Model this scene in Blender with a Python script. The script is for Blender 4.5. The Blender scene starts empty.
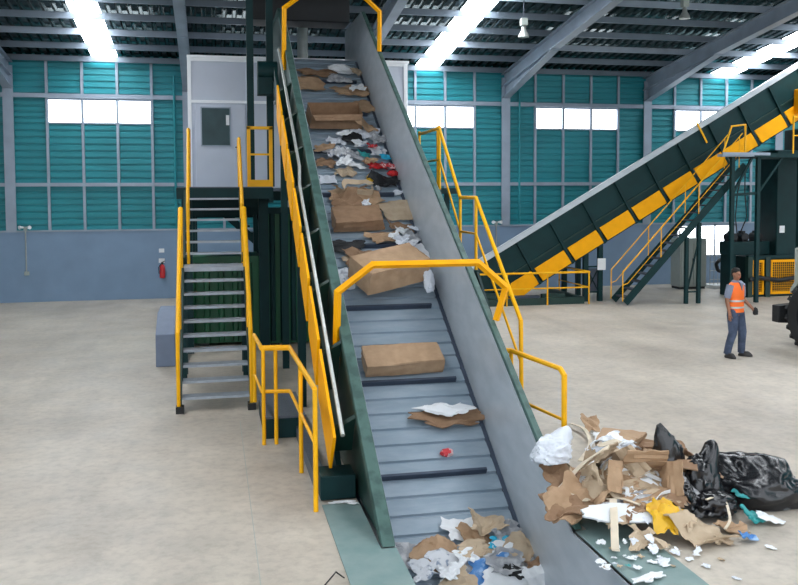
import bpy, math, random
import numpy as np
from mathutils import Vector, Matrix, Euler, noise

C = bpy.context.scene.collection
random.seed(7)
R = math.radians

# ------------------------------------------------------------------ camera numbers
CAM_H, F_PX, CX, CY = 3.25, 864.5, 399.0, 240.1
def cam_axes():
    y, p, r = R(12.202), R(3.011), R(-0.245)
    fw = Vector((math.sin(y)*math.cos(p), math.cos(y)*math.cos(p), -math.sin(p)))
    rt = Vector((math.cos(y), -math.sin(y), 0)); up = rt.cross(fw)
    return fw, rt*math.cos(r)+up*math.sin(r), up*math.cos(r)-rt*math.sin(r)
FW, RT, UP = cam_axes()
EYE = Vector((0, 0, CAM_H))
def ray(px, py): return FW + RT*((px-CX)/F_PX) - UP*((py-CY)/F_PX)
def at(px, py, x=None, y=None, z=None):
    r = ray(px, py)
    t = x/r.x if x is not None else (y/r.y if y is not None else (z-CAM_H)/r.z)
    return EYE + r*t

# ------------------------------------------------------------------ materials
def lin(c):
    def f(v):
        v = v/255.0
        return v/12.92 if v <= .04045 else ((v+.055)/1.055)**2.4
    return (f(c[0]), f(c[1]), f(c[2]), 1)
def mat(name, col, rough=.6, metal=0., var=.12, scale=6., bump=0., bscale=30., spec=.5, col2=None, mix=(.45, .6), coat=0., stretch=None):
    m = bpy.data.materials.new(name); m.use_nodes = True
    nt = m.node_tree; b = nt.nodes['Principled BSDF']
    b.inputs['Roughness'].default_value = rough; b.inputs['Metallic'].default_value = metal
    b.inputs['Specular IOR Level'].default_value = spec; b.inputs['Coat Weight'].default_value = coat
    tc = nt.nodes.new('ShaderNodeTexCoord')
    mp = nt.nodes.new('ShaderNodeMapping'); nt.links.new(tc.outputs['Object'], mp.inputs['Vector'])
    if stretch: mp.inputs['Scale'].default_value = stretch
    n = nt.nodes.new('ShaderNodeTexNoise'); n.inputs['Scale'].default_value = scale; n.inputs['Detail'].default_value = 5
    nt.links.new(mp.outputs['Vector'], n.inputs['Vector'])
    rp = nt.nodes.new('ShaderNodeValToRGB'); L = lin(col)
    nt.links.new(n.outputs['Fac'], rp.inputs['Fac'])
    e = rp.color_ramp.elements
    if col2 is None:
        e[0].position, e[1].position = .3, .7
        e[0].color = tuple(v*(1-var) for v in L[:3])+(1,); e[1].color = tuple(min(1, v*(1+var)) for v in L[:3])+(1,)
    else:
        e[0].position, e[1].position = mix
        e[0].color = L; e[1].color = lin(col2)
    nt.links.new(rp.outputs['Color'], b.inputs['Base Color'])
    if bump:
        n2 = nt.nodes.new('ShaderNodeTexNoise'); n2.inputs['Scale'].default_value = bscale; n2.inputs['Detail'].default_value = 4
        nt.links.new(mp.outputs['Vector'], n2.inputs['Vector'])
        bp = nt.nodes.new('ShaderNodeBump'); bp.inputs['Strength'].default_value = bump; bp.inputs['Distance'].default_value = .02
        nt.links.new(n2.outputs['Fac'], bp.inputs['Height']); nt.links.new(bp.outputs['Normal'], b.inputs['Normal'])
    return m
def emit(name, col, s):
    m = bpy.data.materials.new(name); m.use_nodes = True
    b = m.node_tree.nodes['Principled BSDF']
    b.inputs['Base Color'].default_value = lin(col); b.inputs['Emission Color'].default_value = lin(col)
    b.inputs['Emission Strength'].default_value = s
    return m
M = {}
M['teal'] = mat('teal_siding', (28, 134, 144), .5, var=.10, scale=.8)
M['steel'] = mat('galvanised_steel', (150, 162, 176), .5, .25, var=.1, scale=2)
M['steel_dark'] = mat('dark_steel', (70, 78, 92), .5, .3, var=.1, scale=2)
M['bluewall'] = mat('blue_grey_concrete', (122, 146, 172), .55, var=.06, scale=1.5, bump=.05)
M['roof'] = mat('roof_sheet', (36, 62, 63), .24, .7, var=.15, scale=1.5)
M['skylight'] = emit('skylight_panel', (245, 250, 255), 20.0)
M['purlin'] = mat('shaded_purlin_steel', (96, 106, 120), .5, .3, var=.1, scale=2)
M['purlin'] = mat('shaded_purlin_steel', (112, 124, 136), .45, .3, var=.1, scale=2)
M['winpane'] = emit('daylight_pane', (244, 249, 255), 5.0)
M['yellow'] = mat('safety_yellow', (252, 172, 0), .55, var=.06, scale=5, spec=.2)
M['yellow_rail'] = mat('yellow_rail_paint', (246, 180, 14), .42, var=.06, scale=8, spec=.3)
M['green'] = mat('machine_green', (14, 50, 44), .5, var=.15, scale=3)
M['green_dark'] = mat('deep_green', (8, 46, 48), .55, var=.15, scale=3, spec=.25)
M['green_top'] = mat('worn_green_rail', (68, 98, 92), .55, 0, scale=6, col2=(50, 78, 73))
M['green_bin'] = mat('bin_green', (10, 84, 52), .4, var=.15, scale=2)
M['plate'] = mat('green_floor_plate', (112, 138, 136), .5, scale=4, col2=(128, 148, 146), mix=(.35, .65), bump=.05)
M['belt'] = mat('belt_steel', (140, 157, 170), .4, .12, scale=3, col2=(154, 168, 180), mix=(.35, .65), stretch=(1, 3, 3))
M['liner'] = mat('steel_liner', (176, 184, 190), .36, .12, scale=2.2, col2=(190, 196, 202), mix=(.35, .65), stretch=(1, 1, 2.5))
M['cleat'] = mat('cleat_steel', (72, 82, 98), .45, .4)
M['tread'] = mat('grey_tread', (160, 168, 178), .5, .3, scale=8)
M['deck'] = mat('chequer_deck', (92, 100, 112), .5, .3, scale=20, bump=.3, bscale=60)
M['black'] = mat('black_rubber', (22, 24, 27), .6, var=.2)
M['cabin'] = mat('cabin_panel', (196, 202, 216), .5, var=.03, scale=2)
M['cabin_trim'] = mat('cabin_trim', (246, 248, 252), .45, var=.02)
M['glass_dark'] = mat('dark_glazing', (44, 70, 74), .25, spec=.2, var=.15, scale=3)
M['grey'] = mat('plain_grey', (156, 164, 158), .5, var=.05)
M['plinth'] = mat('blue_grey_plinth', (116, 128, 150), .6, var=.08, bump=.05)
M['pipe'] = mat('pipe_grey', (168, 172, 168), .4, .4)
M['white'] = mat('white_paint', (228, 230, 232), .5, var=.03)
M['red'] = mat('red_gloss', (190, 30, 36), .35, var=.1)
M['kraft'] = mat('cardboard', (164, 133, 103), .75, scale=7, col2=(180, 149, 118), mix=(.35, .65), bump=.15)
M['kraft_dark'] = mat('dark_cardboard', (134, 104, 78), .78, scale=7, col2=(150, 119, 92), mix=(.35, .65), bump=.15)
M['kraft_pale'] = mat('pale_cardboard', (194, 174, 148), .75, scale=6, col2=(178, 156, 130), mix=(.35, .65), bump=.15)
M['paper'] = mat('white_paper', (226, 228, 230), .7, var=.05)
M['film'] = mat('white_plastic', (218, 222, 230), .3, var=.05, spec=.6)
M['blackbag'] = mat('black_plastic', (18, 19, 23), .25, var=.2, spec=.7)
M['yellowbag'] = mat('yellow_plastic', (228, 178, 36), .4, var=.1)
M['tealp'] = mat('teal_plastic', (46, 150, 150), .45, var=.1)
M['bluep'] = mat('blue_print', (70, 128, 190), .5, scale=9, col2=(150, 180, 214), mix=(.5, .6))
M['cyanp'] = mat('cyan_print', (40, 170, 205), .45, var=.08)
M['redp'] = mat('red_print', (196, 48, 56), .5, scale=14, col2=(226, 190, 190), mix=(.52, .58))
M['greyp'] = mat('grey_print', (150, 152, 156), .6, scale=9, col2=(190, 190, 192))
M['print'] = mat('printed_paper', (206, 208, 212), .6, scale=11, col2=(128, 140, 158), mix=(.52, .6))
M['strap'] = mat('buff_strap', (214, 200, 178), .6, var=.08)
M['skin'] = mat('skin', (152, 104, 80), .55, var=.05)
M['hair'] = mat('dark_hair', (24, 20, 18), .7)
M['hivis'] = mat('hivis_orange', (255, 116, 36), .6, var=.05)
M['reflect'] = mat('reflective_band', (186, 190, 190), .35, .3)
M['jeans'] = mat('blue_denim', (58, 70, 92), .85, scale=5, col2=(76, 88, 112))
M['shirt'] = mat('grey_shirt', (128, 136, 156), .85)
M['shoe'] = mat('shoe_leather', (52, 50, 50), .6)
M['glove'] = mat('black_glove', (26, 27, 30), .7)

def floor_material():
    m = bpy.data.materials.new('concrete_floor'); m.use_nodes = True
    nt = m.node_tree; b = nt.nodes['Principled BSDF']; N = nt.nodes.new; K = nt.links.new
    tc = N('ShaderNodeTexCoord')
    def noi(s, d, st=(1, 1, 1)):
        mp = N('ShaderNodeMapping'); mp.inputs['Scale'].default_value = st; K(tc.outputs['Object'], mp.inputs['Vector'])
        n = N('ShaderNodeTexNoise'); n.inputs['Scale'].default_value = s; n.inputs['Detail'].default_value = d
        n.inputs['Roughness'].default_value = .62; K(mp.outputs['Vector'], n.inputs['Vector']); return n.outputs['Fac']
    def ramp(f, a, ca, bb, cb):
        r = N('ShaderNodeValToRGB'); e = r.color_ramp.elements
        e[0].position, e[1].position = a, bb; e[0].color, e[1].color = ca, cb; K(f, r.inputs['Fac']); return r.outputs['Color']
    base = ramp(noi(.35, 6), .38, lin((182, 172, 159)), .62, lin((200, 190, 176)))
    def mul(c, f, amt):
        x = N('ShaderNodeMix'); x.data_type = 'RGBA'; x.blend_type = 'MULTIPLY'; x.inputs[0].default_value = amt
        K(c, x.inputs[6]); K(f, x.inputs[7]); return x.outputs[2]
    g = lambda v: (v, v, v, 1)
    c = mul(base, ramp(noi(2.4, 7), .36, g(.72), .6, g(1)), .6)
    c = mul(c, ramp(noi(9, 5), .34, g(.7), .55, g(1)), .5)
    c = mul(c, ramp(noi(.9, 4, (1, .18, 1)), .36, g(.74), .52, g(1)), .5)
    K(c, b.inputs['Base Color'])
    r = ramp(noi(1.2, 4), .35, g(.38), .65, g(.6)); K(r, b.inputs['Roughness'])
    bp = N('ShaderNodeBump'); bp.inputs['Strength'].default_value = .08; bp.inputs['Distance'].default_value = .02
    K(noi(30, 4), bp.inputs['Height']); K(bp.outputs['Normal'], b.inputs['Normal'])
    return m
M['floor'] = floor_material()

# ------------------------------------------------------------------ mesh builder
class MB:
    def __init__(s): s.v, s.f = [], []
    def add(s, vs, fs):
        k = len(s.v); s.v += [Vector(p) for p in vs]; s.f += [tuple(i+k for i in f) for f in fs]; return s
    def box(s, x0, x1, y0, y1, z0, z1):
        vs = [(x, y, z) for x in (x0, x1) for y in (y0, y1) for z in (z0, z1)]
        return s.add(vs, [(0, 1, 3, 2), (4, 6, 7, 5), (0, 4, 5, 1), (2, 3, 7, 6), (0, 2, 6, 4), (1, 5, 7, 3)])
    def bar(s, p, q, w, h, side=None):
        p, q = Vector(p), Vector(q); d = (q-p).normalized()
        sd = Vector(side) if side else (d.cross(Vector((0, 0, 1))) if abs(d.z) < .98 else Vector((1, 0, 0)))
        sd = (sd-d*sd.dot(d)).normalized(); u = sd.cross(d)
        vs = [a+sd*(w/2*i)+u*(h/2*j) for a in (p, q) for i, j in ((-1, -1), (1, -1), (1, 1), (-1, 1))]
        return s.add(vs, [(3, 2, 1, 0), (4, 5, 6, 7), (0, 1, 5, 4), (1, 2, 6, 5), (2, 3, 7, 6), (3, 0, 4, 7)])
    def path(s, pts, r, n=8, ry=None, rs=None):
        pts = [Vector(p) for p in pts]; k = len(s.v); L = len(pts); prev = None
        for i, p in enumerate(pts):
            a = (pts[i]-pts[i-1]).normalized() if i else None
            b = (pts[i+1]-pts[i]).normalized() if i < L-1 else None
            t = (a+b).normalized() if a and b else (a or b)
            ref = prev if prev else (Vector((0, 0, 1)) if abs(t.z) < .9 else Vector((0, 1, 0)))
            sd = t.cross(ref) if not prev else prev-t*prev.dot(t)
            sd.normalize(); prev = sd; u = t.cross(sd)
            m = 1/max(.5, t.dot(b)) if a and b else 1
            rr = rs[i] if rs else r
            for j in range(n):
                c = 2*math.pi*j/n
                s.v.append(p+(sd*math.cos(c)*rr+u*math.sin(c)*(ry or rr))*(m if m < 1.5 else 1.5))
        for i in range(L-1):
            for j in range(n):
                s.f.append((k+i*n+j, k+i*n+(j+1) % n, k+(i+1)*n+(j+1) % n, k+(i+1)*n+j))
        s.f.append(tuple(k+j for j in reversed(range(n)))); s.f.append(tuple(k+(L-1)*n+j for j in range(n)))
        return s
    def cyl(s, p, q, r0, r1=None, n=16): return s.path([p, q], r0, n, rs=[r0, r0 if r1 is None else r1])
    def prism(s, poly, axis, a0, a1):
        n = len(poly)
        def mk(a, p): return {'x': (a, p[0], p[1]), 'y': (p[0], a, p[1]), 'z': (p[0], p[1], a)}[axis]
        vs = [mk(a0, p) for p in poly]+[mk(a1, p) for p in poly]
        return s.add(vs, [tuple(range(n))[::-1], tuple(range(n, 2*n))]+[(i, (i+1) % n, n+(i+1) % n, n+i) for i in range(n)])
    def loft(s, rings):
        n = len(rings[0]); k = len(s.v)
        for r in rings: s.v += [Vector(p) for p in r]
        for i in range(len(rings)-1):
            for j in range(n): s.f.append((k+i*n+j, k+i*n+(j+1) % n, k+(i+1)*n+(j+1) % n, k+(i+1)*n+j))
        s.f.append(tuple(k+j for j in reversed(range(n)))); s.f.append(tuple(k+(len(rings)-1)*n+j for j in range(n)))
        return s
    def xform(s, m): s.v = [m @ p for p in s.v]; return s

def mesh_of(name, mb, m, off=Vector((0, 0, 0)), smooth=30):
    me = bpy.data.meshes.new(name)
    me.from_pydata([tuple(p-off) for p in mb.v], [], mb.f)
    import bmesh
    bm = bmesh.new(); bm.from_mesh(me); bmesh.ops.recalc_face_normals(bm, faces=bm.faces); bm.to_mesh(me); bm.free()
    me.materials.append(m)
    if smooth:
        for p in me.polygons: p.use_smooth = True
        me.set_sharp_from_angle(angle=R(smooth))
    return me
def wloc(o):
    v = Vector(o.location)
    while o.parent: o = o.parent; v += Vector(o.location)
    return v
def part(name, mb, m, parent, label=None, bevel=0, smooth=30):
    o = bpy.data.objects.new(name, mesh_of(name, mb, m, wloc(parent), smooth)); C.objects.link(o); o.parent = parent
    if label: o['label'] = label
    if bevel: bev(o, bevel)
    return o
def bev(o, w):
    b = o.modifiers.new('bevel', 'BEVEL'); b.width = w; b.segments = 2; b.limit_method = 'ANGLE'
def thing(name, label, cat, loc, group=None):
    o = bpy.data.objects.new(name, None); o.empty_display_size = .2; C.objects.link(o); o.location = loc
    o['label'] = label; o['category'] = cat
    if group: o['group'] = group
    return o
def solo(name, mb, m, label, cat, group=None, kind=None, bevel=0, smooth=30):
    xs = [p.x for p in mb.v]; ys = [p.y for p in mb.v]; zs = [p.z for p in mb.v]
    loc = Vector(((min(xs)+max(xs))/2, (min(ys)+max(ys))/2, min(zs)))
    o = bpy.data.objects.new(name, mesh_of(name, mb, m, loc, smooth)); C.objects.link(o); o.location = loc
    o['label'] = label; o['category'] = cat
    if group: o['group'] = group
    if kind: o['kind'] = kind
    if bevel: bev(o, bevel)
    return o
NTRIM = [0]
def struct(name, mb, m, label=None, parent=None, smooth=30):
    o = bpy.data.objects.new(name, mesh_of(name, mb, m, Vector((0, 0, 0)), smooth)); C.objects.link(o)
    if parent: o.parent = parent
    else: o['kind'] = 'structure'
    if label: o['label'] = label
    return o
def trim(mb, m, label):
    NTRIM[0] += 1
    o = struct('trim_%d' % NTRIM[0], mb, m, label); o['category'] = 'trim'; return o
def cp(o, parent=None, loc=None):
    c = o.copy(); C.objects.link(c)
    if parent: c.parent = parent
    if loc is not None: c.location = loc
    for ch in [k for k in o.children]: cp(ch, c)
    return c

# ================================================================== SETTING
WY = 28.31                       # inner face of the back wall
RX0, RX1, RY0 = -13.0, 24.5, -9.0
EAVE, TB = 7.55, .132
def roofz(y): return EAVE+(WY-y)*TB
PX0, PX1, PY0 = 1.47, 3.50, 3.0   # conveyor pit
PY1 = 10.2

fl = MB()
xs, ys = [RX0-8, PX0, PX1, RX1+8], [RY0-6, PY0, PY1, WY+.4]
for i in range(3):
    for j in range(3):
        if i == 1 and j == 1: continue
        fl.box(xs[i], xs[i+1], ys[j], ys[j+1], -.3, 0)
o = struct('floor', fl, M['floor'], 'worn dusty concrete hall floor', smooth=0); o['category'] = 'floor'
pit = MB().box(PX0-.1, PX0-.001, PY0, PY1, -2.4, -.3).box(PX1+.001, PX1+.1, PY0, PY1, -2.4, -.3).box(PX0-.1, PX1+.1, PY0-.1, PY0-.001, -2.4, -.3).box(PX0-.1, PX1+.1, PY1+.001, PY1+.1, -2.4, -.3).box(PX0-.1, PX1+.1, PY0-.1, PY1+.1, -2.5, -2.401)
trim(pit, M['plinth'], 'concrete walls of the pit the conveyor rises from')
YC0 = 7.62
# painted plate round the pit mouth
pl = MB().box(1.08, 1.608, 3, YC0, .001, .012).box(1.08, PX0, YC0, 8.86, .001, .012).box(3.374, 3.98, 3, YC0, .001, .012).box(PX1, 3.98, YC0, 9.6, .001, .012)
trim(pl, M['plate'], 'worn green steel floor plate along both sides of the conveyor pit')

# floor joints
for p in ((250, 500),):
    q = at(p[0], p[1], z=0)
    trim(MB().box(q.x-.004, q.x+.004, -5, 12.5, .0005, .002), M['grey'], 'thin dark joint line in the concrete floor')
# back wall: concrete plinth + lapped teal siding with openings
o = struct('wall_back', MB().box(RX0, RX1, WY-.1, WY+.3, 0, 2.17), M['bluewall'], 'blue grey concrete lower part of the back wall', smooth=0); o['category'] = 'wall'
WZ0, WZ1 = 5.5, 6.22
cols = [-11.24, -5.97, -.70, 4.57, 9.84, 15.11, 20.38]
wins = [(c+1.09, c+4.18) for c in cols[:-1]]
sid = MB()
def siding(x0, x1, z0, z1):
    n = max(1, round((z1-z0)/.205)); h = (z1-z0)/n; pr = []
    for i in range(n):
        z = z0+i*h; pr += [(WY+.02, z), (WY+.02, z+h*.62), (WY+.055, z+h*.72), (WY+.055, z+h*.97)]
    pr += [(WY+.02, z1), (WY+.12, z1), (WY+.12, z0)]
    sid.prism(pr, 'x', x0, x1)
siding(RX0, RX1, 2.17, WZ0); siding(RX0, RX1, WZ1, EAVE+.05)
px = RX0
for a, b in wins: siding(px, a, WZ0, WZ1); px = b
siding(px, RX1, WZ0, WZ1)
o = struct('wall_siding', sid, M['teal'], 'teal lapped sheet siding of the back wall', smooth=0); o['category'] = 'wall'
trim(MB().box(RX0, RX1, WY-.13, WY+.02, 2.15, 2.2), M['steel'], 'pale flashing on top of the concrete wall')
for i, (a, b) in enumerate(wins):
    w = struct('window_%d' % (i+1), MB().box(a, b, WY+.05, WY+.09, WZ0, WZ1), M['winpane'], 'row of three bright panes high in the teal wall', smooth=0); w['category'] = 'window'
    fr = MB()
    fr.box(a, b, WY+.0, WY+.1, WZ0-.03, WZ0+.02).box(a, b, WY+.0, WY+.1, WZ1-.02, WZ1+.03)
    for x in (a, b): fr.box(x-.03, x+.03, WY+.0, WY+.1, WZ0, WZ1)
    struct('window_frame', fr, M['steel'], parent=w)
lw = struct('window_%d' % (len(wins)+8), MB().box(16.3, 18.6, WY-.13, WY-.1, 1.0, 2.1), M['winpane'], 'low bright translucent panes behind the baler', smooth=0); lw['category'] = 'window'
fr = MB()
for x in (16.3, 17.05, 17.8, 18.6): fr.box(x-.03, x+.03, WY-.15, WY-.1, .97, 2.13)
for z in (1.0, 2.1): fr.box(16.27, 18.63, WY-.15, WY-.1, z-.03, z+.03)
struct('window_frame', fr, M['steel'], parent=lw)
# side walls, far enough out to stay outside the picture
for nm, x in (('left', RX0), ('right', RX1)):
    y0, y1 = RY0, WY+.1
    sgn = -1 if nm == 'left' else 1
    w = MB().prism([(y0, 0), (y1, 0), (y1, roofz(y1)), (y0, roofz(y0))], 'x', x, x+sgn*.2)
    d0, d1, dz = (10, 28, 7.0) if nm == 'right' else (-6, 7, 6.5)      # unseen doorways, added to let more daylight onto back wall and conveyor
    w = MB()
    for p0, p1, q in ((d1, y1, 0), (y0, d0, 0), (d0, d1, dz)): w.prism([(p0, q), (p1, q), (p1, roofz(p1)), (p0, roofz(p0))], 'x', x, x+sgn*.2)
    o = struct('wall_'+nm, w, M['teal'], 'plain %s side wall of the hall' % nm); o['category'] = 'wall'
# girts and vertical rails
for z, h, lb in ((6.32, .13, 'upper'), (3.6, .11, 'lower')):
    trim(MB().box(RX0, RX1, WY-.10, WY+.01, z-h/2, z+h/2), M['steel'], '%s horizontal steel girt on the teal wall' % lb)
for ci, c in enumerate(cols):
    if c+4.3 > RX1: continue
    for k in range(4):
        x = c+1.09+k*1.03
        trim(MB().box(x-.04, x+.04, WY-.07, WY+.0, 2.2, EAVE-.05), M['steel'], 'slim grey upright rail on the teal wall')
for x in (-1.1, 10.33):
    trim(MB().cyl((x, WY-.13, 2.25), (x, WY-.13, 7.0), .035), M['teal'], 'thin teal downpipe beside a column')
# columns and rafters
def hbeam(mb, p, q, w, d, side):
    p, q = Vector(p), Vector(q); dd = (q-p).normalized(); sd = Vector(side); u = sd.cross(dd).normalized()
    for k in (-1, 1): mb.bar(p+u*(d/2*k), q+u*(d/2*k), w, .03, side)
    mb.bar(p, q, .03, d, side)
for c in cols:
    m = MB(); hbeam(m, (c, WY+.06, 2.17), (c, WY+.06, roofz(WY)-.35), .3, .36, (1, 0, 0))
    trim(m, M['steel'], 'grey steel column against the back wall')
    m = MB(); hbeam(m, (c, WY+.1, roofz(WY)-.45), (c, RY0, roofz(RY0)-.45), .26, .42, (1, 0, 0))
    # haunch under the knee
    m.prism([(WY-.05, roofz(WY-.05)-1.05), (WY-4.4, roofz(WY-4.4)-.68), (WY-4.4, roofz(WY-4.4)-.6), (WY-.05, roofz(WY-.05)-.6)], 'x', c-.02, c+.02)
    m.bar((c, WY-.05, roofz(WY-.05)-1.05), (c, WY-4.4, roofz(WY-4.4)-.68), .26, .03, (1, 0, 0))
    trim(m, M['steel'], 'grey steel rafter with a haunch at the wall')
# purlins
y = WY-.25; kp = 0
while y > RY0:
    z = roofz(y)-.17
    m = MB().box(RX0, RX1, y-.01, y+.01, z-.06, z+.1).box(RX0, RX1, y-.05, y+.01, z-.07, z-.055).box(RX0, RX1, y-.01, y+.07, z+.095, z+.108)
    trim(m, M['steel'] if kp % 3 == 2 else M['purlin'], 'galvanised roof purlin'); y -= 1.32; kp += 1  # two in three use darker steel: shade put into their colour
# roof deck with skylight strips
SKY = [(-3.56, -2.78), (6.7, 7.55), (17.6, 18.7)]
dk = MB()
def deck(x0, x1):
    n = max(1, round((x1-x0)/.27)); p = (x1-x0)/n; pr = []
    for i in range(n):
        a = x0+i*p; pr += [(a, 0), (a+p*.5, 0), (a+p*.62, .06), (a+p*.88, .06)]
    pr.append((x1, 0)); k = len(dk.v)
    for (x, h) in pr:
        for yy in (WY+.3, RY0): dk.v.append(Vector((x, yy, roofz(yy)+h)))
    for i in range(len(pr)-1): dk.f.append((k+2*i, k+2*i+1, k+2*i+3, k+2*i+2))
    k = len(dk.v)
    for x in (x0, x1):
        for yy in (WY+.3, RY0): dk.v.append(Vector((x, yy, roofz(yy)+.12)))
    dk.f.append((k, k+1, k+3, k+2))
px = RX0
for i, (a, b) in enumerate(SKY):
    deck(px, a); px = b
    s = MB()
    y0, y1 = WY+.3, RY0
    s.add([(x, yy, roofz(yy)+h) for x in (a, b) for yy in (y0, y1) for h in (.03, .07)], [(0, 1, 3, 2), (4, 6, 7, 5), (0, 4, 5, 1), (2, 3, 7, 6), (0, 2, 6, 4), (1, 5, 7, 3)])
    o = struct('window_%d' % (len(wins)+1+i), s, M['skylight'], 'bright translucent skylight strip running up the roof', smooth=0); o['category'] = 'skylight'
deck(px, RX1)
o = struct('ceiling', dk, M['roof'], 'dark corrugated metal roof deck', smooth=0); o['category'] = 'ceiling'

# ================================================================== MAIN CONVEYOR
YC, TA = 7.68, .625
SA = math.atan(TA)
XL0, XL1, XR0, XR1 = 1.48, 1.61, 3.37, 3.45
YB, YE = 19.5, 21.9              # bend of the top rail, head end
def zt(y): return (min(y, YB)-YC)*TA
VB = 1.39
YBB = 20.1
def zb(y): return (min(y, YBB)-YC)*TA-VB
NRM = Vector((0, -math.sin(SA), math.cos(SA))); DIR = Vector((0, math.cos(SA), math.sin(SA)))
conv = thing('inclined_conveyor', 'long steel slat conveyor climbing from the floor pit, carrying cardboard and paper', 'conveyor', (2.43, 9.5, 0))
# liners (inner side walls)
for x0, x1 in ((XL1, XL1+.012), (XR0-.012, XR0)):
    poly = [(4.0, -.02), (YC, -.02), (YB, zt(YB)-.02), (YE, zt(YE)-.02), (YE, 6.25), (YBB, zb(YBB)-.05), (6.2, zb(6.2)-.05), (4.0, -2.3)]
    part('side_wall', MB().prism(poly, 'x', x0, x1), M['liner'], conv, smooth=0)
# top rails
for x0, x1 in ((XL0, XL1), (XR0, XR1)):
    poly = [(YC-.02, -.03), (YC, .0), (YB, zt(YB)), (YE, zt(YE)), (YE, zt(YE)-.12), (YB+.04, zt(YB)-.12), (YC+.22, -.0)]
    poly = [(YC-.05, 0.015), (YB, zt(YB)), (YE, zt(YE)), (YE, zt(YE)-.12), (YB+.04, zt(YB)-.12), (YC+.15, .015)]
    part('top_rail', MB().prism(poly, 'x', x0, x1), M['green_top'], conv, 'worn grey green rail capping the side wall', bevel=.01)
# slat belt
P = .2205
pts = []
y = 6.0
while y < YBB-.1:
    for d, h in ((0, -.018), (.018, -.018), (.022, .010), (.12, .010), (.2, .004)):
        yy = y+d*P/.2205
        pts.append((yy-h*math.sin(SA), zb(yy)+h))
    y += P
pts += [(YBB, zb(YBB)), (YBB+.3, zb(YBB)+.03), (YE-.2, zb(YBB)+.03), (YE-.02, zb(YBB)-.12)]
low = [(a+.05, b-.09) for a, b in pts[::-1]]
bm_ = MB()
n = len(pts); k = len(bm_.v)
for x in (XL1+.014, XR0-.014):
    for a, b in pts: bm_.v.append(Vector((x, a, b)))
for i in range(n-1): bm_.f.append((i, i+1, n+i+1, n+i))
belt = part('slat_belt', bm_, M['belt'], conv, smooth=0)
# dark chain gap along the right edge, and cleats
part('edge_chain', MB().bar((XR0-.05, 6.5, zb(6.5)+.005), (XR0-.05, YBB-.1, zb(YBB-.1)+.005), .05, .03, (1, 0, 0)), M['cleat'], conv)
y = 9.76-1.323
while y < YBB-.4:
    c = Vector((0, y, zb(y)+.01))
    m = MB().bar((XL1+.03, c.y, c.z+.025), (XR0-.2, c.y, c.z+.025), .035, .075, (0, math.cos(SA), math.sin(SA)))
    part('cleat', m, M['cleat'], conv)
    y += 1.323*1.0
# outer side plates + lower frame + ribs + yellow guards
def along(x0, x1, ya, yb, r0, r1):
    """slab following the incline; r0, r1 vertical offsets from the top rail line"""
    f = lambda yy: (yy-YC)*TA
    return MB().prism([(ya, f(ya)+r0), (yb, f(yb)+r0), (yb, f(yb)+r1), (ya, f(ya)+r1)], 'x', x0, x1)
for x0, x1 in ((1.50, 1.56), (3.384, 3.43)):
    poly = [(7.95, .02), (YB, zt(YB)-.12), (YE-.02, zt(YE)-.12), (YE-.02, 5.6), (YB+.2, 5.55), (10.9, .05), (10.9, .02)]
    part('side_plate', MB().prism(poly, 'x', x0, x1), M['green'], conv, smooth=0)
part('belly_plate', MB().prism([(11.2, .05), (YB+.2, 5.45), (YE-.05, 5.5), (YE-.05, 5.56), (YB+.15, 5.52), (11.1, .08)], 'x', 1.56, 3.40), M['green_dark'], conv, smooth=0)
yr = 9.1
ribs = []
while yr < 16.6:
    ribs.append(yr); yr += 1.02
for yr in ribs:
    b = Vector((1.36, yr, zt(yr)-.14)); e = b-NRM*1.05
    if e.z < .05: e = b-NRM*((b.z-.05)/NRM.z)
    m = MB().prism([(1.475, 0), (1.28, -.15), (1.25, -.3), (1.25, -.75), (1.475, -.75)], 'y', -.03, .03)
    if yr < 9.5: m = MB().prism([(1.475, 0), (1.28, -.15), (1.25, -.3), (1.25, -.5), (1.475, -.5)], 'y', -.03, .03)
    m.xform(Matrix.Translation((0, yr, zt(yr)-.02)) @ Matrix.Rotation(SA, 4, 'X'))
    part('side_rib', m, M['green'], conv, smooth=0)
for i in range(len(ribs)-1):
    a, b = ribs[i]+.05, ribs[i+1]-.09
    ps = [(a, zt(a)-.02), (b, zt(b)-.02), (b+.12, zt(b)-.62), (a+.22, zt(a)-.62)]
    if i == 0: ps = [(a-.3, zt(a)-.2), (b, zt(b)-.02), (b+.12, zt(b)-.62), (a+.04, .285)]
    part('guard_panel', MB().prism(ps, 'x', 1.20, 1.235), M['yellow'], conv, 'yellow guard panel on the left flank', bevel=.006)
part('side_pipe', MB().path([(1.31, 8.9, zt(8.9)-.04), (1.31, 13.2, zt(13.2)-.04), (1.34, 13.5, zt(13.5)+.06), (1.34, 17.4, zt(17.4)+.06)], .024), M['pipe'], conv, 'pale grey pipe running up the left flank')
part('end_box', MB().box(1.08, 1.46, 8.98, 9.35, .012, .27), M['green_dark'], conv, 'dark green foot box at the lower left end', bevel=.01)
part('skirt', MB().prism([(9.35, .012), (18.2, 5.3), (18.2, 5.9), (9.35, .27)], 'x', 1.30, 1.36), M['green_dark'], conv)
# posts under the left flank
for yy, x in ((13.2, 1.32), (16.2, 1.32), (13.2, 3.35), (16.2, 3.35)):
    f = (yy-YC)*TA-(.75 if x < 2 else 1.95)
    part('support_leg', MB().box(x-.06, x+.06, yy-.06, yy+.06, 0, f), M['green_dark'], conv)
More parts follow.
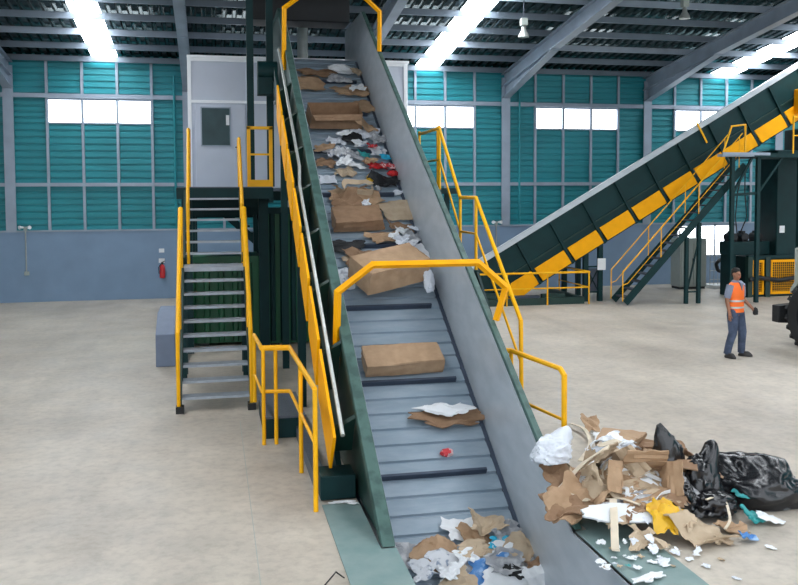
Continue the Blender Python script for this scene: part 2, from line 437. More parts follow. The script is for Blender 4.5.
# head support portal and drive
for x in (.87, 1.3):
    part('head_post', MB().box(x-.075, x+.075, 19.42, 19.57, 3.44, 8.05), M['green_dark'], conv)
for x in (3.41,):
    part('head_post', MB().box(x-.05, x+.05, 20.4, 20.55, .0, 6.9), M['green_dark'], conv)
part('head_beam', MB().box(.75, 3.7, 19.6, 19.75, 7.95, 8.2).box(.8, 1.36, 19.4, 19.6, 7.95, 8.2), M['green_dark'], conv)
part('drive_housing', MB().box(.95, 3.34, 21.0, 21.85, 7.42, 8.05), M['black'], conv, 'black drive housing above the head end', bevel=.02)
part('drive_motor', MB().cyl((1.0, 18.9, 5.9), (1.42, 18.9, 5.9), .22).box(1.0, 1.3, 18.7, 19.1, 5.4, 5.75), M['green_dark'], conv)
# yellow arches
def arch(y0, dh=0., dx=0.):
    f = zt(y0); lean = -.16
    def p(x, h): return Vector((x, y0+lean*(h+.4)/1.2, f+h))
    pts = [p(1.45, -.42), p(1.46, .42+dh), p(1.88, .74+dh), p(3.2-dx, .74+dh), p(3.58-dx, .42+dh), p(3.47-dx*.4, .0)]
    m = MB().path(pts, .046, 4, rs=None)
    part('guard_arch', m, M['yellow'], conv, 'yellow tubular arch spanning the belt', smooth=0)
arch(10.35); arch(17.55, .36, .2)

# ------------------------------------------------------------------ guard rails by the conveyor foot
def tubes(parent, nm, paths, r, m):
    for p in paths: part(nm, MB().path(p, r), m, parent)
gl = thing('guard_rail', 'low yellow guard rail left of the conveyor foot, standing on a dark green step box', 'railing', (.9, 10, 0))
zr, zm = 1.27, .70
A, B, Cc, D = (.56, 12.35), (.60, 11.25), (.96, 11.2), (1.0, 8.72)
def v3(p, z): return (p[0], p[1], z)
DB = Vector((1.0, 8.72))
tubes(gl, 'top_rail', [[v3(A, zr), v3(B, zr), v3(Cc, zr), v3(D, zr)]], .028, M['yellow_rail'])
tubes(gl, 'mid_rail', [[v3(A, zm), v3(B, zm), v3(Cc, zm), v3(D, zm)]], .02, M['yellow_rail'])
for (x, y, z0) in ((.56, 12.35, .305), (.62, 11.55, .305), (.78, 11.55, .305), (.98, 10.0, 0), (1.0, 8.72, 0)):
    yy = 11.225 if y == 11.55 else y
    part('post', MB().cyl((x, yy if y != 11.55 else 11.24, z0 if y != 11.55 else 0.0), (x, yy if y != 11.55 else 11.24, zr), .026), M['yellow_rail'], gl)
stp = thing('step_box', 'low dark green step box with grey deck beside the conveyor', 'step', (.9, 12, 0))
part('body', MB().box(.64, 1.19, 11.5, 12.9, 0, .27), M['green_dark'], stp, bevel=.008)
part('deck', MB().box(.63, 1.19, 11.49, 12.9, .27, .30), M['deck'], stp, 'grey chequer plate deck')
part('low_step', MB().box(1.06, 1.19, 9.4, 11.48, 0, .16), M['deck'], stp, 'narrow grey lower step')
gr = thing('guard_rail', 'low yellow guard rail right of the conveyor foot, behind the rubbish heap', 'railing', (3.8, 9.6, 0))
tubes(gr, 'top_rail', [[(3.46, 10.42, zr), (3.68, 10.32, zr), (3.84, 9.12, zr), (3.85, 9.03, zr-.06), (3.85, 9.02, .0)]], .03, M['yellow_rail'])
tubes(gr, 'mid_rail', [[(3.46, 10.3, zm), (3.69, 10.2, zm), (3.73, 9.78, zm), (3.85, 9.03, zm)]], .02, M['yellow_rail'])
part('post', MB().cyl((3.68, 10.32, 0), (3.68, 10.32, zr), .026), M['yellow_rail'], gr)

# ------------------------------------------------------------------ right hand walkway stair
wk = thing('access_stair', 'dark stair with yellow handrail climbing behind the right side of the conveyor', 'stair', (3.8, 12, 0))
n1, n2 = 10, 6
tr = []
for i in range(n1-1): tr.append((10.45+.23*i, .21*(i+1)))
yl = 10.45+.23*(n1-1)
for i in range(n2-1): tr.append((yl+.95+.26*i, .21*n1+.21*(i+1)))
for (y, z) in tr: part('tread', MB().box(3.52, 3.9, y, y+.26, z-.04, z), M['steel_dark'], wk)
yt = yl+.95+.26*(n2-1); zl, ztp = .21*n1, .21*(n1+n2)
part('landing', MB().box(3.5, 3.96, yl, yl+.97, zl-.08, zl), M['green_dark'], wk)
part('walkway_deck', MB().box(3.5, 4.3, yt, 21.6, ztp-.1, ztp), M['green_dark'], wk)
for x in (3.49, 3.92):
    m = MB().bar((x, 10.46, .1), (x, yl+.05, zl-.1), .04, .22, (1, 0, 0)).bar((x, yl+.9, zl-.05), (x, yt+.05, ztp-.1), .04, .22, (1, 0, 0))
    part('stringer', m, M['green_dark'], wk)
for x in (3.53, 3.9): 
    for y in (yl+.1, yl+.85): part('leg', MB().box(x-.04, x+.04, y-.04, y+.04, 0, zl-.08), M['green_dark'], wk)
for y in (yt+.5, 18.5, 21.4):
    part('leg', MB().box(4.16, 4.24, y-.04, y+.04, 0, ztp-.1), M['green_dark'], wk)
h = 1.1
X = 3.93
top = [(X, 10.6, .0), (X, 10.65, .35+1.25), (X, yl+.1, zl+h), (X, yl+.95, zl+h), (X, yt, ztp+h-.05), (X, yt+1.5, ztp+h-.05)]
tubes(wk, 'handrail', [top], .028, M['yellow_rail'])
tubes(wk, 'mid_rail', [[(X, 10.65, 1.05), (X, yl+.1, zl+.55), (X, yl+.95, zl+.55), (X, yt, ztp+.5), (X, yt+1.5, ztp+.5)]], .018, M['yellow_rail'])
for (y, z) in ((yl+.1, zl), (yl+.95, zl), (yt, ztp), (yt+.12, ztp), (yt+1.5, ztp)):
    part('post', MB().cyl((X, y, z-.1), (X, y, z+h), .024), M['yellow_rail'], wk)

# ================================================================== LEFT STAIR, PLATFORM, CABIN
st = thing('steel_stair', 'grey stepped steel stair with tall yellow handrails rising to the white cabin', 'stair', (-.1, 15, 0))
SX0, SX1 = -.48, .52
for i in range(9):
    y = 13.3+.232*i; z = .2*(i+1)
    part('tread', MB().box(SX0, SX1, y, y+.26, z-.035, z), M['tread'], st)
part('landing', MB().box(SX0-.02, SX1+.02, 15.39, 16.2, 1.93, 2.0), M['tread'], st)
for i in range(6):
    y = 16.2+.232*i; z = 2.2+.2*i
    part('tread', MB().box(SX0, SX1, y, y+.26, z-.035, z), M['tread'], st)
for x in (SX0-.03, SX1+.03):
    m = MB().bar((x, 13.25, .12), (x, 15.45, 1.92), .045, .2, (1, 0, 0)).bar((x, 16.15, 2.05), (x, 17.6, 3.28), .045, .2, (1, 0, 0)).bar((x, 15.35, 1.92), (x, 16.25, 1.92), .045, .16, (1, 0, 0))
    part('stringer', m, M['green'], st)
    for y in (15.5, 16.1): part('leg', MB().box(x-.045, x+.045, y-.045, y+.045, 0, 1.9), M['green_dark'], st)
    part('foot', MB().box(x-.06, x+.06, 13.12, 13.3, 0, .1), M['black'], st)
    # handrails
    xo = x+(.0 if x > 0 else -.02)
    part('handrail', MB().path([(xo, 13.2, .06), (xo, 13.2, 1.2), (xo, 15.4, 3.02), (xo, 15.4, 2.0)], .028), M['yellow_rail'], st)
    xu = xo+(.1 if x < 0 else 0); tz = 4.55 if x < 0 else 4.38
    part('handrail', MB().path([(xu, 16.2, 2.0), (xu, 16.2, 3.1), (xu, 17.55, tz), (xu, 17.75, tz), (xu, 17.75, 3.42)], .028), M['yellow_rail'], st)
    part('mid_rail', MB().path([(xo, 13.2, .66), (xo, 15.4, 2.5)], .02), M['yellow_rail'], st)
    part('mid_rail', MB().path([(xu, 16.2, 2.6), (xu, 17.6, 3.95)], .02), M['yellow_rail'], st)
    part('post', MB().cyl((xo, 14.3, .95), (xo, 14.3, 2.1), .024), M['yellow_rail'], st)
    part('post', MB().cyl((xu, 16.9, 2.7), (xu, 16.9, 3.75), .022), M['yellow_rail'], st)

pf = thing('steel_platform', 'dark green raised steel platform carrying the white cabin', 'platform', (1.5, 19.5, 0))
part('deck', MB().box(-.66, 1.2, 17.6, 22.0, 3.36, 3.42).box(-.66, 5.2, 21.95, 24.6, 3.36, 3.42), M['deck'], pf)
part('edge_beam', MB().box(-.66, 1.2, 17.58, 17.66, 3.18, 3.4).box(-.68, -.6, 17.6, 24.6, 3.18, 3.4).box(1.15, 1.22, 17.6, 22.0, 3.1, 3.4).box(-.6, 5.2, 24.5, 24.6, 3.1, 3.36), M['green_dark'], pf)
for y, z in ((19.0, 3.0), (20.4, 2.8), (21.9, 2.7), (23.2, 2.7)):
    part('joist', MB().box(-.6, 1.15, y-.06, y+.06, z, 3.36), M['green_dark'], pf)
for x, y in ((-.5, 18.2), (1.05, 18.3), (-.5, 21.8), (1.1, 21.8), (-.5, 24.4), (5.0, 24.4), (5.0, 22.2)):
    part('leg', MB().box(x-.1, x+.1, y-.1, y+.1, 0, 3.36), M['green_dark'], pf)
part('brace', MB().bar((1.05, 18.3, 2.0), (1.08, 21.8, 3.2), .08, .08), M['green_dark'], pf)
# guard gate on the platform
gt = thing('safety_gate', 'small yellow framed safety gate on the platform edge left of the conveyor', 'gate', (.96, 17.7, 3.42))
for x in (.74, 1.18): part('post', MB().box(x-.035, x+.035, 17.62, 17.68, 3.3, 4.62), M['yellow_rail'], gt)
part('top_rail', MB().box(.705, 1.215, 17.62, 17.68, 4.57, 4.63), M['yellow_rail'], gt)
part('mid_rail', MB().box(.77, 1.15, 17.63, 17.67, 4.05, 4.09), M['yellow_rail'], gt)
part('toe_board', MB().box(.77, 1.15, 17.63, 17.67, 3.42, 3.56), M['yellow_rail'], gt)
# second flight seen through the treads
s2 = thing('rear_stair', 'dark flight of steps seen through the treads, beneath the platform', 'stair', (.8, 22.5, 0))
for i in range(12):
    x = -.1+i*.22; z = 3.2-.2*i
    part('tread', MB().box(x, x+.26, 24.75, 25.5, z-.05, z), M['green_dark'], s2)
for y in (24.72, 25.53): part('stringer', MB().bar((-.2, y, 3.25), (3.2, y, .1), .04, .2, (0, 1, 0)), M['green_dark'], s2)
# cabin
cb = thing('control_cabin', 'white panelled cabin with a grey door and window on the raised platform', 'cabin', (2.2, 22.5, 3.42))
part('wall_panel', MB().box(-.5, 5.03, 22.2, 24.5, 3.43, 6.66), M['cabin'], cb, bevel=.01)
tm = MB()
for x in (-.5, .95, 2.4, 3.85): tm.box(x-.045, x+.045, 22.16, 22.2, 3.43, 6.66)
tm.box(-.5, 5.03, 22.17, 22.2, 5.55, 5.62)
tm.box(4.94, 5.04, 22.16, 22.2, 3.43, 6.66).box(-.5, 5.03, 22.17, 22.2, 6.58, 6.66)
part('seam_trim', tm, M['cabin_trim'], cb, 'white strip trim between the panels')
part('roof_slab', MB().box(-.55, 5.08, 22.14, 24.56, 6.66, 6.72), M['cabin_trim'], cb)
dr = part('door', MB().box(-.36, .86, 22.15, 22.195, 3.44, 5.52), M['cabin'], cb, 'pale grey door', bevel=.008)
part('window', MB().box(-.21, .47, 22.13, 22.148, 4.5, 5.42), M['glass_dark'], dr, 'dark door window')
wf = MB().box(-.24, .5, 22.12, 22.14, 5.42, 5.45).box(-.24, .5, 22.12, 22.14, 4.47, 4.5).box(-.24, -.21, 22.12, 22.14, 4.5, 5.42).box(.47, .5, 22.12, 22.14, 4.5, 5.42)
part('window_frame', wf, M['steel'], dr)
part('notice', MB().box(.38, .46, 22.118, 22.128, 5.0, 5.25), M['white'], dr, 'white slip on the window')
part('handle', MB().cyl((.72, 22.16, 4.45), (.72, 22.08, 4.45), .025).bar((.72, 22.08, 4.45), (.6, 22.08, 4.45), .02, .03), M['black'], dr, 'black lever handle')
dct = thing('duct', 'bright galvanised duct standing on the cabin roof behind the conveyor head', 'duct', (2.42, 23.2, 6.72))
part('pipe', MB().cyl((2.42, 23.2, 6.74), (2.42, 23.2, 8.0), .14, n=20), M['pipe'], dct)
part('collar', MB().cyl((2.42, 23.2, 6.72), (2.42, 23.2, 6.8), .19, n=20), M['steel'], dct)
# green bin under the platform
bn = thing('steel_bin', 'big ribbed dark green bin under the platform behind the stair', 'bin', (.6, 19.6, 0))
part('body', MB().box(-.58, 1.05, 19.0, 21.2, .06, 1.88), M['green_bin'], bn)
rb = [-.5, -.2, .1, .4, .7]
for x in rb: part('rib', MB().prism([(x, 18.995), (x+.03, 18.93), (x+.11, 18.93), (x+.14, 18.995)], 'z', .08, 1.8), M['green_bin'], bn)
part('rim', MB().box(-.62, 1.08, 18.94, 19.04, 1.82, 1.94), M['green_bin'], bn)
part('skid', MB().box(-.3, -.1, 18.97, 21.1, 0, .06).box(.9, 1.1, 18.97, 21.1, 0, .06), M['black'], bn)
ct = thing('steel_container', 'tall deep green ribbed container between the platform and the conveyor flank', 'container', (1.8, 19.5, 0))
part('body', MB().box(1.15, 2.5, 18.75, 21, .05, 2.95), M['green_bin'], ct)
for x in (1.2, 1.42, 1.64, 1.86, 2.08): part('rib', MB().prism([(x, 18.748), (x+.03, 18.69), (x+.09, 18.69), (x+.12, 18.748)], 'z', .1, 2.85), M['green_dark'], ct)
part('rim', MB().box(1.12, 2.53, 18.68, 18.78, 2.85, 2.99), M['green_dark'], ct)
part('skid', MB().box(1.2, 1.4, 18.8, 21, 0, .05).box(2.2, 2.4, 18.8, 21, 0, .05), M['black'], ct)
# plinth left of the stair
pb = MB().prism([(16.85, 0), (18.6, 0), (18.6, .95), (17.6, .95), (16.85, .62)], 'x', -1.08, -.72)
solo('concrete_plinth', pb, M['plinth'], 'blue grey concrete plinth on the floor left of the stair', 'plinth', bevel=.015)
# wall fittings
WY -= .1
ex = thing('fire_extinguisher', 'red fire extinguisher hanging on the blue wall left of the stair', 'fire extinguisher', (-1.55, 28.1, .66))
part('cylinder', MB().loft([[(-1.55+r*math.cos(t), 28.1+r*math.sin(t), z) for t in np.linspace(0, 2*math.pi, 17)[:-1]] for z, r in ((.66, .07), (.68, .085), (1.0, .085), (1.06, .06), (1.09, .03))]), M['red'], ex)
part('valve', MB().cyl((-1.55, 28.1, 1.09), (-1.55, 28.1, 1.15), .03).bar((-1.58, 28.06, 1.15), (-1.46, 28.04, 1.2), .03, .02), M['black'], ex, 'black valve and lever')
part('hose', MB().path([(-1.58, 28.07, 1.12), (-1.66, 28.05, 1.0), (-1.65, 28.04, .8)], .014), M['black'], ex)
part('bracket', MB().box(-1.6, -1.5, 28.17, 28.21, .8, 1.0), M['steel_dark'], ex)
for z, s, lb in ((1.52, .09, 'upper'), (1.2, .1, 'lower')):
    solo('wall_sign', MB().box(-1.56-s, -1.56+s*.8, WY-.012, WY, z-s*.7, z+s*.7), M['white'], '%s small white sign above the fire extinguisher' % lb, 'sign')
WY += .1
def emergency(x, lb, zbot):
    t = thing('emergency_light', lb, 'lamp', (x, WY-.05, 2.28))
    part('base', MB().box(x-.05, x+.05, WY-.06, WY-.001, 2.2, 2.32), M['grey'], t)
    for s in (-1, 1):
        part('lamp_head', MB().cyl((x+s*.06, WY-.06, 2.3), (x+s*.15, WY-.16, 2.3), .03, .06, 14), M['white'], t)
    part('conduit', MB().cyl((x, WY-.03, zbot), (x, WY-.03, 2.2), .022), M['pipe'], t)
    part('socket_box', MB().box(x-.06, x+.08, WY-.08, WY-.001, zbot-.12, zbot), M['grey'], t, bevel=.01)
WY -= .1
emergency(-5.57, 'twin headed white emergency light with conduit on the far left wall', .95)
emergency(9.5, 'twin headed white emergency light on the wall beside the yellow stair rail', .95)
WY += .1
# high bay lamps
def highbay(p, lb):
    t = thing('pendant_lamp', lb, 'lamp', p); x, y, z = p
    part('reflector', MB().loft([[(x+r*math.cos(a), y+r*math.sin(a), zz) for a in np.linspace(0, 2*math.pi, 21)[:-1]] for zz, r in ((z, .14), (z+.08, .12), (z+.18, .06), (z+.3, .05))]), M['pipe'], t)
    part('gear_box', MB().box(x-.08, x+.08, y-.08, y+.08, z+.3, z+.48), M['grey'], t)
    part('stem', MB().cyl((x, y, z+.48), (x, y, roofz(y)), .012), M['steel_dark'], t)
highbay((7.95, 21.4, 7.3), 'round metal high bay lamp under the roof right of the central skylight')
highbay((12.0, 20.5, 7.75), 'round metal high bay lamp under the dark roof near the right')

# ================================================================== SECOND CONVEYOR
S2 = .5727; SB = math.atan(S2)
def z2(x): return 1.56+(x-7.97)*S2
c2 = thing('inclined_conveyor', 'dark green conveyor with yellow lower panels rising to the right in front of the wall', 'conveyor', (9.5, 25, 0))
Y2 = 24.2
def sl(x0, x1, r0, r1, y0, y1): return MB().prism([(x0, z2(x0)+r0), (x1, z2(x1)+r0), (x1, z2(x1)+r1), (x0, z2(x0)+r1)], 'y', y0, y1)
XE = 20.2
for y0 in (Y2, Y2+1.7):
    part('top_rail', sl(7.3, XE, -.01-(y0 > Y2)*.75, -.2-(y0 > Y2)*.7, y0-.03, y0+.05), M['liner'], c2, 'grey steel upper board')
    part('side_plate', sl(7.5, XE, -.2-(y0 > Y2)*.7, -1.32, y0+.01, y0+.06), M['green_dark'], c2)
    part('bottom_chord', sl(8.6, XE-1.8, -1.80, -1.88, y0+.0, y0+.08), M['green_dark'], c2)
part('seam_ledge', sl(8.3, XE, -1.03, -1.07, Y2-.03, Y2+.02), M['green'], c2)
part('belt', sl(8.2, XE, -1.0, -1.05, Y2+.06, Y2+1.7), M['black'], c2)
part('belly_plate', sl(8.6, XE-1.8, -1.8, -1.84, Y2+.08, Y2+1.7), M['green_dark'], c2)
x = 9.27-1.03*1
gx = []
while x < 18.6: gx.append(x); x += 1.035
nv = Vector((-math.sin(SB), 0, math.cos(SB)))
for x in gx:   # x = where the rib crosses the top of the yellow band
    c = Vector((x, Y2-.03, z2(x)-1.30))
    k = 1.08*math.cos(SB)
    q = c-nv*.5
    if q.z < .03: q = c-nv*max(.02, (c.z-.03)/nv.z)
    part('side_rib', MB().bar(c+nv*k, q, .07, .08, (0, 1, 0)), M['green_dark'], c2)
nx = len(gx)
for i in range(nx-1):
    a, b = gx[i]+.06, gx[i+1]-.06
    if i == 0: a = gx[0]+.55
    dx = .27
    ps = [(a, z2(a)-1.3), (b, z2(b)-1.3), (b+dx, z2(b+dx)-1.83), (a+dx, z2(a+dx)-1.83)]
    if i == 0: ps = [(8.45, .04), (8.6, z2(8.6)-1.3), (b, z2(b)-1.3), (b+dx, z2(b+dx)-1.83), (8.72, .04)]
    part('guard_panel', MB().prism(ps, 'y', Y2-.06, Y2-.02), M['yellow'], c2, 'yellow lower guard panel', bevel=.006)
a = 18.55
part('rail_tag', MB().bar(Vector((14.6, Y2-.05, z2(14.6)+.05)), Vector((14.95, Y2-.05, z2(14.95)-.75)), .03, .05, (0, 1, 0)), M['yellow_rail'], c2, 'short yellow strut on the upper board')
# legs with a sign
for x in (11.0, 11.47):
    for y in (Y2+.05, Y2+1.65):
        part('support_leg', MB().box(x-.07, x+.07, y-.07, y+.07, 0, z2(x)-1.75), M['green_dark'], c2)
bx = MB()
for z in (.28, 1.05, ): bx.bar((11.05, Y2+.05, z), (11.42, Y2+.05, z), .05, .05)
bx.bar((11.05, Y2+.05, .3), (11.42, Y2+.05, 1.0), .025, .025).bar((11.42, Y2+.05, .3), (11.05, Y2+.05, 1.0), .025, .025)
part('leg_brace', bx, M['green_dark'], c2)
part('mesh_screen', MB().box(11.07, 11.4, Y2+.07, Y2+.08, .3, 1.0), M['steel_dark'], c2)
part('notice_plate', MB().box(11.36, 11.62, Y2-.035, Y2-.02, .95, 1.3), M['white'], c2, 'white notice plate on the leg').data
# pit base and rail
pb2 = thing('pit_frame', 'low dark green floor frame at the foot of the rear conveyor', 'frame', (9.4, 24.2, 0))
part('kerb', MB().box(7.2, 10.75, 23.75, 23.9, 0, .2).box(10.6, 10.75, 23.9, 26.2, 0, .2).box(7.2, 8.4, 23.9, 24.1, 0, .35).box(9.5, 10.2, 23.9, 24.08, .0, .3), M['green'], pb2)
part('plate_lid', MB().box(8.5, 9.4, 23.9, 24.1, .2, .26), M['steel_dark'], pb2)
r2 = thing('guard_rail', 'low thin yellow guard rail round the foot of the rear conveyor', 'railing', (9.5, 23.7, 0))
tubes(r2, 'top_rail', [[(7.0, 23.66, .95), (10.85, 23.66, .95), (10.85, 25.9, .95)]], .025, M['yellow_rail'])
tubes(r2, 'mid_rail', [[(7.0, 23.66, .5), (10.85, 23.66, .5), (10.85, 25.9, .5)]], .016, M['yellow_rail'])
for x, y in ((7.0, 23.66), (8.3, 23.66), (9.55, 23.66), (10.85, 23.66), (10.85, 25.9)):
    part('post', MB().cyl((x, y, 0), (x, y, .95), .022), M['yellow_rail'], r2)

# access stair of the rear conveyor
a2 = thing('access_stair', 'steep dark stair with thin yellow rails climbing right to the rear platform', 'stair', (13.5, 23.6, 0))
def zs(x): return (x-11.65)*1.06
YS0, YS1 = 23.0, 23.75
for y in (YS0, YS1): part('stringer', MB().bar((11.68, y, .08), (15.5, y, zs(15.5)), .05, .2, (0, 1, 0)), M['green_dark'], a2)
for i in range(1, 18):
    x = 11.65+i*.21
    part('tread', MB().box(x-.12, x+.12, YS0+.025, YS1-.025, zs(x)-.02, zs(x)+.02), M['steel_dark'], a2)
for y in (YS0, YS1):
    tubes(a2, 'handrail', [[(11.6, y, .12), (11.6, y, 1.0), (11.75, y, 1.15), (15.4, y, zs(15.4)+1.05)]], .016, M['yellow_rail'])
    tubes(a2, 'mid_rail', [[(11.6, y, .6), (11.75, y, .65), (15.4, y, zs(15.4)+.55)]], .011, M['yellow_rail'])
    for x in (12.8, 14.0, 15.3): part('post', MB().cyl((x, y, zs(x)), (x, y, zs(x)+1.05), .014), M['yellow_rail'], a2)
for x in (13.62, 14.02):
    for y in (YS0,): part('leg', MB().box(x-.05, x+.05, y-.05, y+.05, 0, zs(x)-.12), M['green_dark'], a2)
part('leg_brace', MB().bar((13.62, YS0, .25), (14.02, YS0, 1.9), .04, .04).bar((13.62, YS0, .35), (14.02, YS0, .35), .04, .04), M['green_dark'], a2)
# upper platform
up = thing('steel_platform', 'high dark steel platform with yellow rails under the upper end of the rear conveyor', 'platform', (16.5, 23.6, 0))
part('deck', MB().box(15.6, 18.6, 22.7, 24.0, 4.3, 4.42), M['green_dark'], up)
part('edge_trim', MB().box(14.55, 16.1, 22.66, 22.7, 4.36, 4.44).box(14.55, 15.6, 22.7, 22.95, 4.32, 4.4), M['steel'], up)
for x, y in ((14.95, 22.8), (15.8, 22.8), (17.2, 22.8), (18.5, 22.8)):
    part('leg', MB().box(x-.055, x+.055, y-.055, y+.055, 0, 4.3), M['green_dark'], up)
bb = MB().bar((14.95, 22.8, 3.2), (15.8, 22.8, 3.25), .06, .08).bar((14.95, 22.8, 3.2), (15.6, 22.8, 4.3), .06, .06).bar((15.8, 22.8, 3.25), (16.6, 22.8, 4.3), .06, .06)
part('brace', bb, M['green_dark'], up)
tubes(up, 'handrail', [[(14.58, 22.72, 4.4), (14.85, 22.72, 5.2), (15.3, 22.72, 5.25), (15.3, 22.72, 4.42)], [(16.9, 22.72, 4.42), (16.9, 22.72, 5.5), (18.6, 22.72, 5.5), (18.6, 22.72, 4.42)]], .025, M['yellow_rail'])
tubes(up, 'mid_rail', [[(16.9, 22.72, 4.95), (18.6, 22.72, 4.95)]], .018, M['yellow_rail'])
part('post', MB().cyl((17.7, 22.72, 4.42), (17.7, 22.72, 5.5), .022), M['yellow_rail'], up)
# baler
bl = thing('baler', 'tall dark green baling press with yellow framed guard screens at the far right', 'machine', (18, 24, 0))
part('tower', MB().box(17.35, 19.6, 24.05, 25.2, 1.25, 4.6).box(18.4, 19.6, 24.1, 25.2, 4.6, 5.3), M['green_dark'], bl, bevel=.03)
part('base', MB().box(16.3, 19.6, 24.0, 25.2, .0, .12).box(16.45, 19.6, 24.2, 25.2, .12, 1.24), M['green_dark'], bl)
for x in (16.36, 16.98, 18.4): part('frame_post', MB().box(x-.08, x+.08, 23.9, 24.06, 0, 1.25), M['green'], bl)
part('frame_rail', MB().box(16.3, 19.6, 23.92, 24.05, 1.2, 1.3), M['green_dark'], bl)
for x0, x1 in ((16.42, 16.86), (17.1, 18.28)):
    g = MB().box(x0, x1, 23.93, 23.97, 1.08, 1.16).box(x0, x1, 23.93, 23.97, .08, .16).box(x0, x0+.06, 23.93, 23.97, .16, 1.08).box(x1-.06, x1, 23.93, 23.97, .16, 1.08)
    gg = part('guard_screen', g, M['yellow'], bl, 'yellow framed guard screen')
    ms = MB()
    nn = int((x1-x0)/.07)
    for i in range(1, nn): ms.box(x0+i*.07-.006, x0+i*.07+.006, 23.95, 23.96, .16, 1.08)
    for i in range(1, 13): ms.box(x0+.05, x1-.05, 23.955, 23.965, .12+i*.074-.006, .12+i*.074+.006)
    part('mesh', ms, M['yellow'], gg)
part('hose_run', MB().path([(16.3, 23.86, .55), (16.6, 23.84, .62), (17.3, 23.84, .52), (18.4, 23.84, .66)], .07), M['black'], bl, 'black hose bundle across the screens')
part('hydraulic_tank', MB().box(15.9, 17.3, 24.3, 24.9, 1.3, 1.72), M['green_dark'], bl, bevel=.02)
part('tank_leg', MB().box(15.95, 16.1, 24.3, 24.9, 0, 1.3), M['green_dark'], bl)
for x in (16.1, 16.5, 17.0):
    part('pump_motor', MB().cyl((x, 24.4, 1.86), (x, 24.8, 1.86), .13).box(x-.06, x+.06, 24.5, 24.7, 1.96, 2.05).box(x-.1, x+.1, 24.4, 24.8, 1.70, 1.78), M['black'], bl)
part('hydraulic_hose', MB().path([(16.2, 24.4, 1.98), (16.0, 24.2, 2.5), (15.95, 24.03, 3.3), (16.15, 24.03, 4.0)], .018).path([(16.3, 24.4, 1.98), (16.4, 24.2, 2.5), (16.2, 24.03, 3.3), (16.2, 24.03, 4.0)], .018), M['black'], bl)
part('name_plate', MB().box(17.45, 17.63, 24.03, 24.05, 2.0, 2.22), M['white'], bl, 'small white plate on the tower')
part('drive_housing', MB().box(17.95, 18.7, 23.5, 24.16, 5.75, 6.5), M['yellow'], c2, 'yellow drive housing near the upper end', bevel=.03)
# grey cabinet and the little rack next to it
eb = thing('electrical_cabinet', 'grey free standing electrical cabinet by the wall behind the stair legs', 'cabinet', (15.9, 26.8, 0))
part('body', MB().box(15.45, 16.45, 26.5, 27.1, .08, 1.72), M['grey'], eb, bevel=.015)
part('plinth', MB().box(15.48, 16.42, 26.53, 27.07, 0, .08), M['black'], eb)
part('door', MB().box(15.5, 15.94, 26.47, 26.499, .14, 1.66), M['grey'], eb); part('door', MB().box(15.96, 16.4, 26.47, 26.499, .14, 1.66), M['grey'], eb)
part('handle', MB().box(15.9, 15.93, 26.44, 26.469, .9, 1.05), M['black'], eb)
part('beacon', MB().cyl((15.55, 26.7, 1.72), (15.55, 26.7, 2.0), .03), M['black'], eb)
rk = thing('wire_rack', 'pale wire rack with a dark coil standing right of the grey cabinet', 'rack', (17.0, 26.6, 0))
wr = MB()
for x in np.linspace(16.65, 17.25, 5): wr.cyl((x, 26.6, .12), (x, 26.6, 1.3), .012, n=6)
for z in (.3, .6, .9, 1.25): wr.cyl((16.65, 26.6, z), (17.25, 26.6, z), .012, n=6)
part('wires', wr, M['pipe'], rk)
part('base_tray', MB().box(16.6, 17.35, 26.3, 26.9, .0, .12), M['white'], rk)
part('coil', MB().path([(17.0+.17*math.cos(t), 26.5+.02*math.sin(5*t), .78+.2*math.sin(t)) for t in np.linspace(0, 2*math.pi*.98, 20)], .06), M['black'], rk)

# ================================================================== WHEEL LOADER (only its rear corner shows)
wl = thing('wheel_loader', 'loader with a big black lugged tyre and mudguard, cut off by the right edge', 'vehicle', (12.8, 15.3, 0))
def tyre(cx, cy, r, w):
    prof = [(-w/2*.9, r*.52), (-w/2*1.03, r*.7), (-w/2, r*.88), (-w/2*.86, r*.95), (w/2*.86, r*.95), (w/2, r*.88), (w/2*1.03, r*.7), (w/2*.9, r*.52)]
    m = MB(); n = 44; k = len(prof)
    for i in range(n):
        a = 2*math.pi*i/n
        for (o_, rr) in prof: m.v.append(Vector((cx+o_, cy+rr*math.cos(a), r+rr*math.sin(a))))
    for i in range(n):
        for j in range(k): m.f.append((i*k+j, i*k+(j+1) % k, ((i+1) % n)*k+(j+1) % k, ((i+1) % n)*k+j))
    t = part('tyre', m, M['black'], wl, 'black lugged tyre')
    lg = MB()
    for i in range(20):
        for s in (-1, 1):
            a = 2*math.pi*(i+(.5 if s > 0 else 0))/20; a2_ = a+.24
            p = Vector((cx+s*.02, cy+r*.96*math.cos(a), r+r*.96*math.sin(a)))
            q = Vector((cx+s*w*.5, cy+r*.94*math.cos(a2_), r+r*.94*math.sin(a2_)))
            lg.bar(p, q, .09, .07, (0, -math.sin(a), math.cos(a)))
    part('lug', lg, M['black'], t)
    part('rim', MB().cyl((cx-w*.35, cy, r), (cx+w*.35, cy, r), r*.53, n=28).cyl((cx-w*.42, cy, r), (cx-w*.35, cy, r), r*.2, n=16), M['steel_dark'], t)
tyre(12.1, 15.35, .7, .58)
tyre(14.0, 15.35, .7, .58)
part('axle', MB().cyl((12.2, 15.35, .7), (13.8, 15.35, .7), .13), M['steel_dark'], wl)
part('mudguard', MB().prism([(11.72, .5), (11.72, .86), (12.6, .92), (12.6, .8), (12.1, .8), (12.06, .48)], 'y', 16.12, 16.35), M['black'], wl, 'black mudguard flap ahead of the tyre', bevel=.015)
part('fender', MB().prism([(14.3, 1.1), (14.45, 1.5), (16.0, 1.55), (16.3, 1.2), (16.3, 1.1), (15.9, 1.46), (14.55, 1.42)], 'x', 12.12, 12.5), M['grey'], wl, 'light grey fender over the tyre')
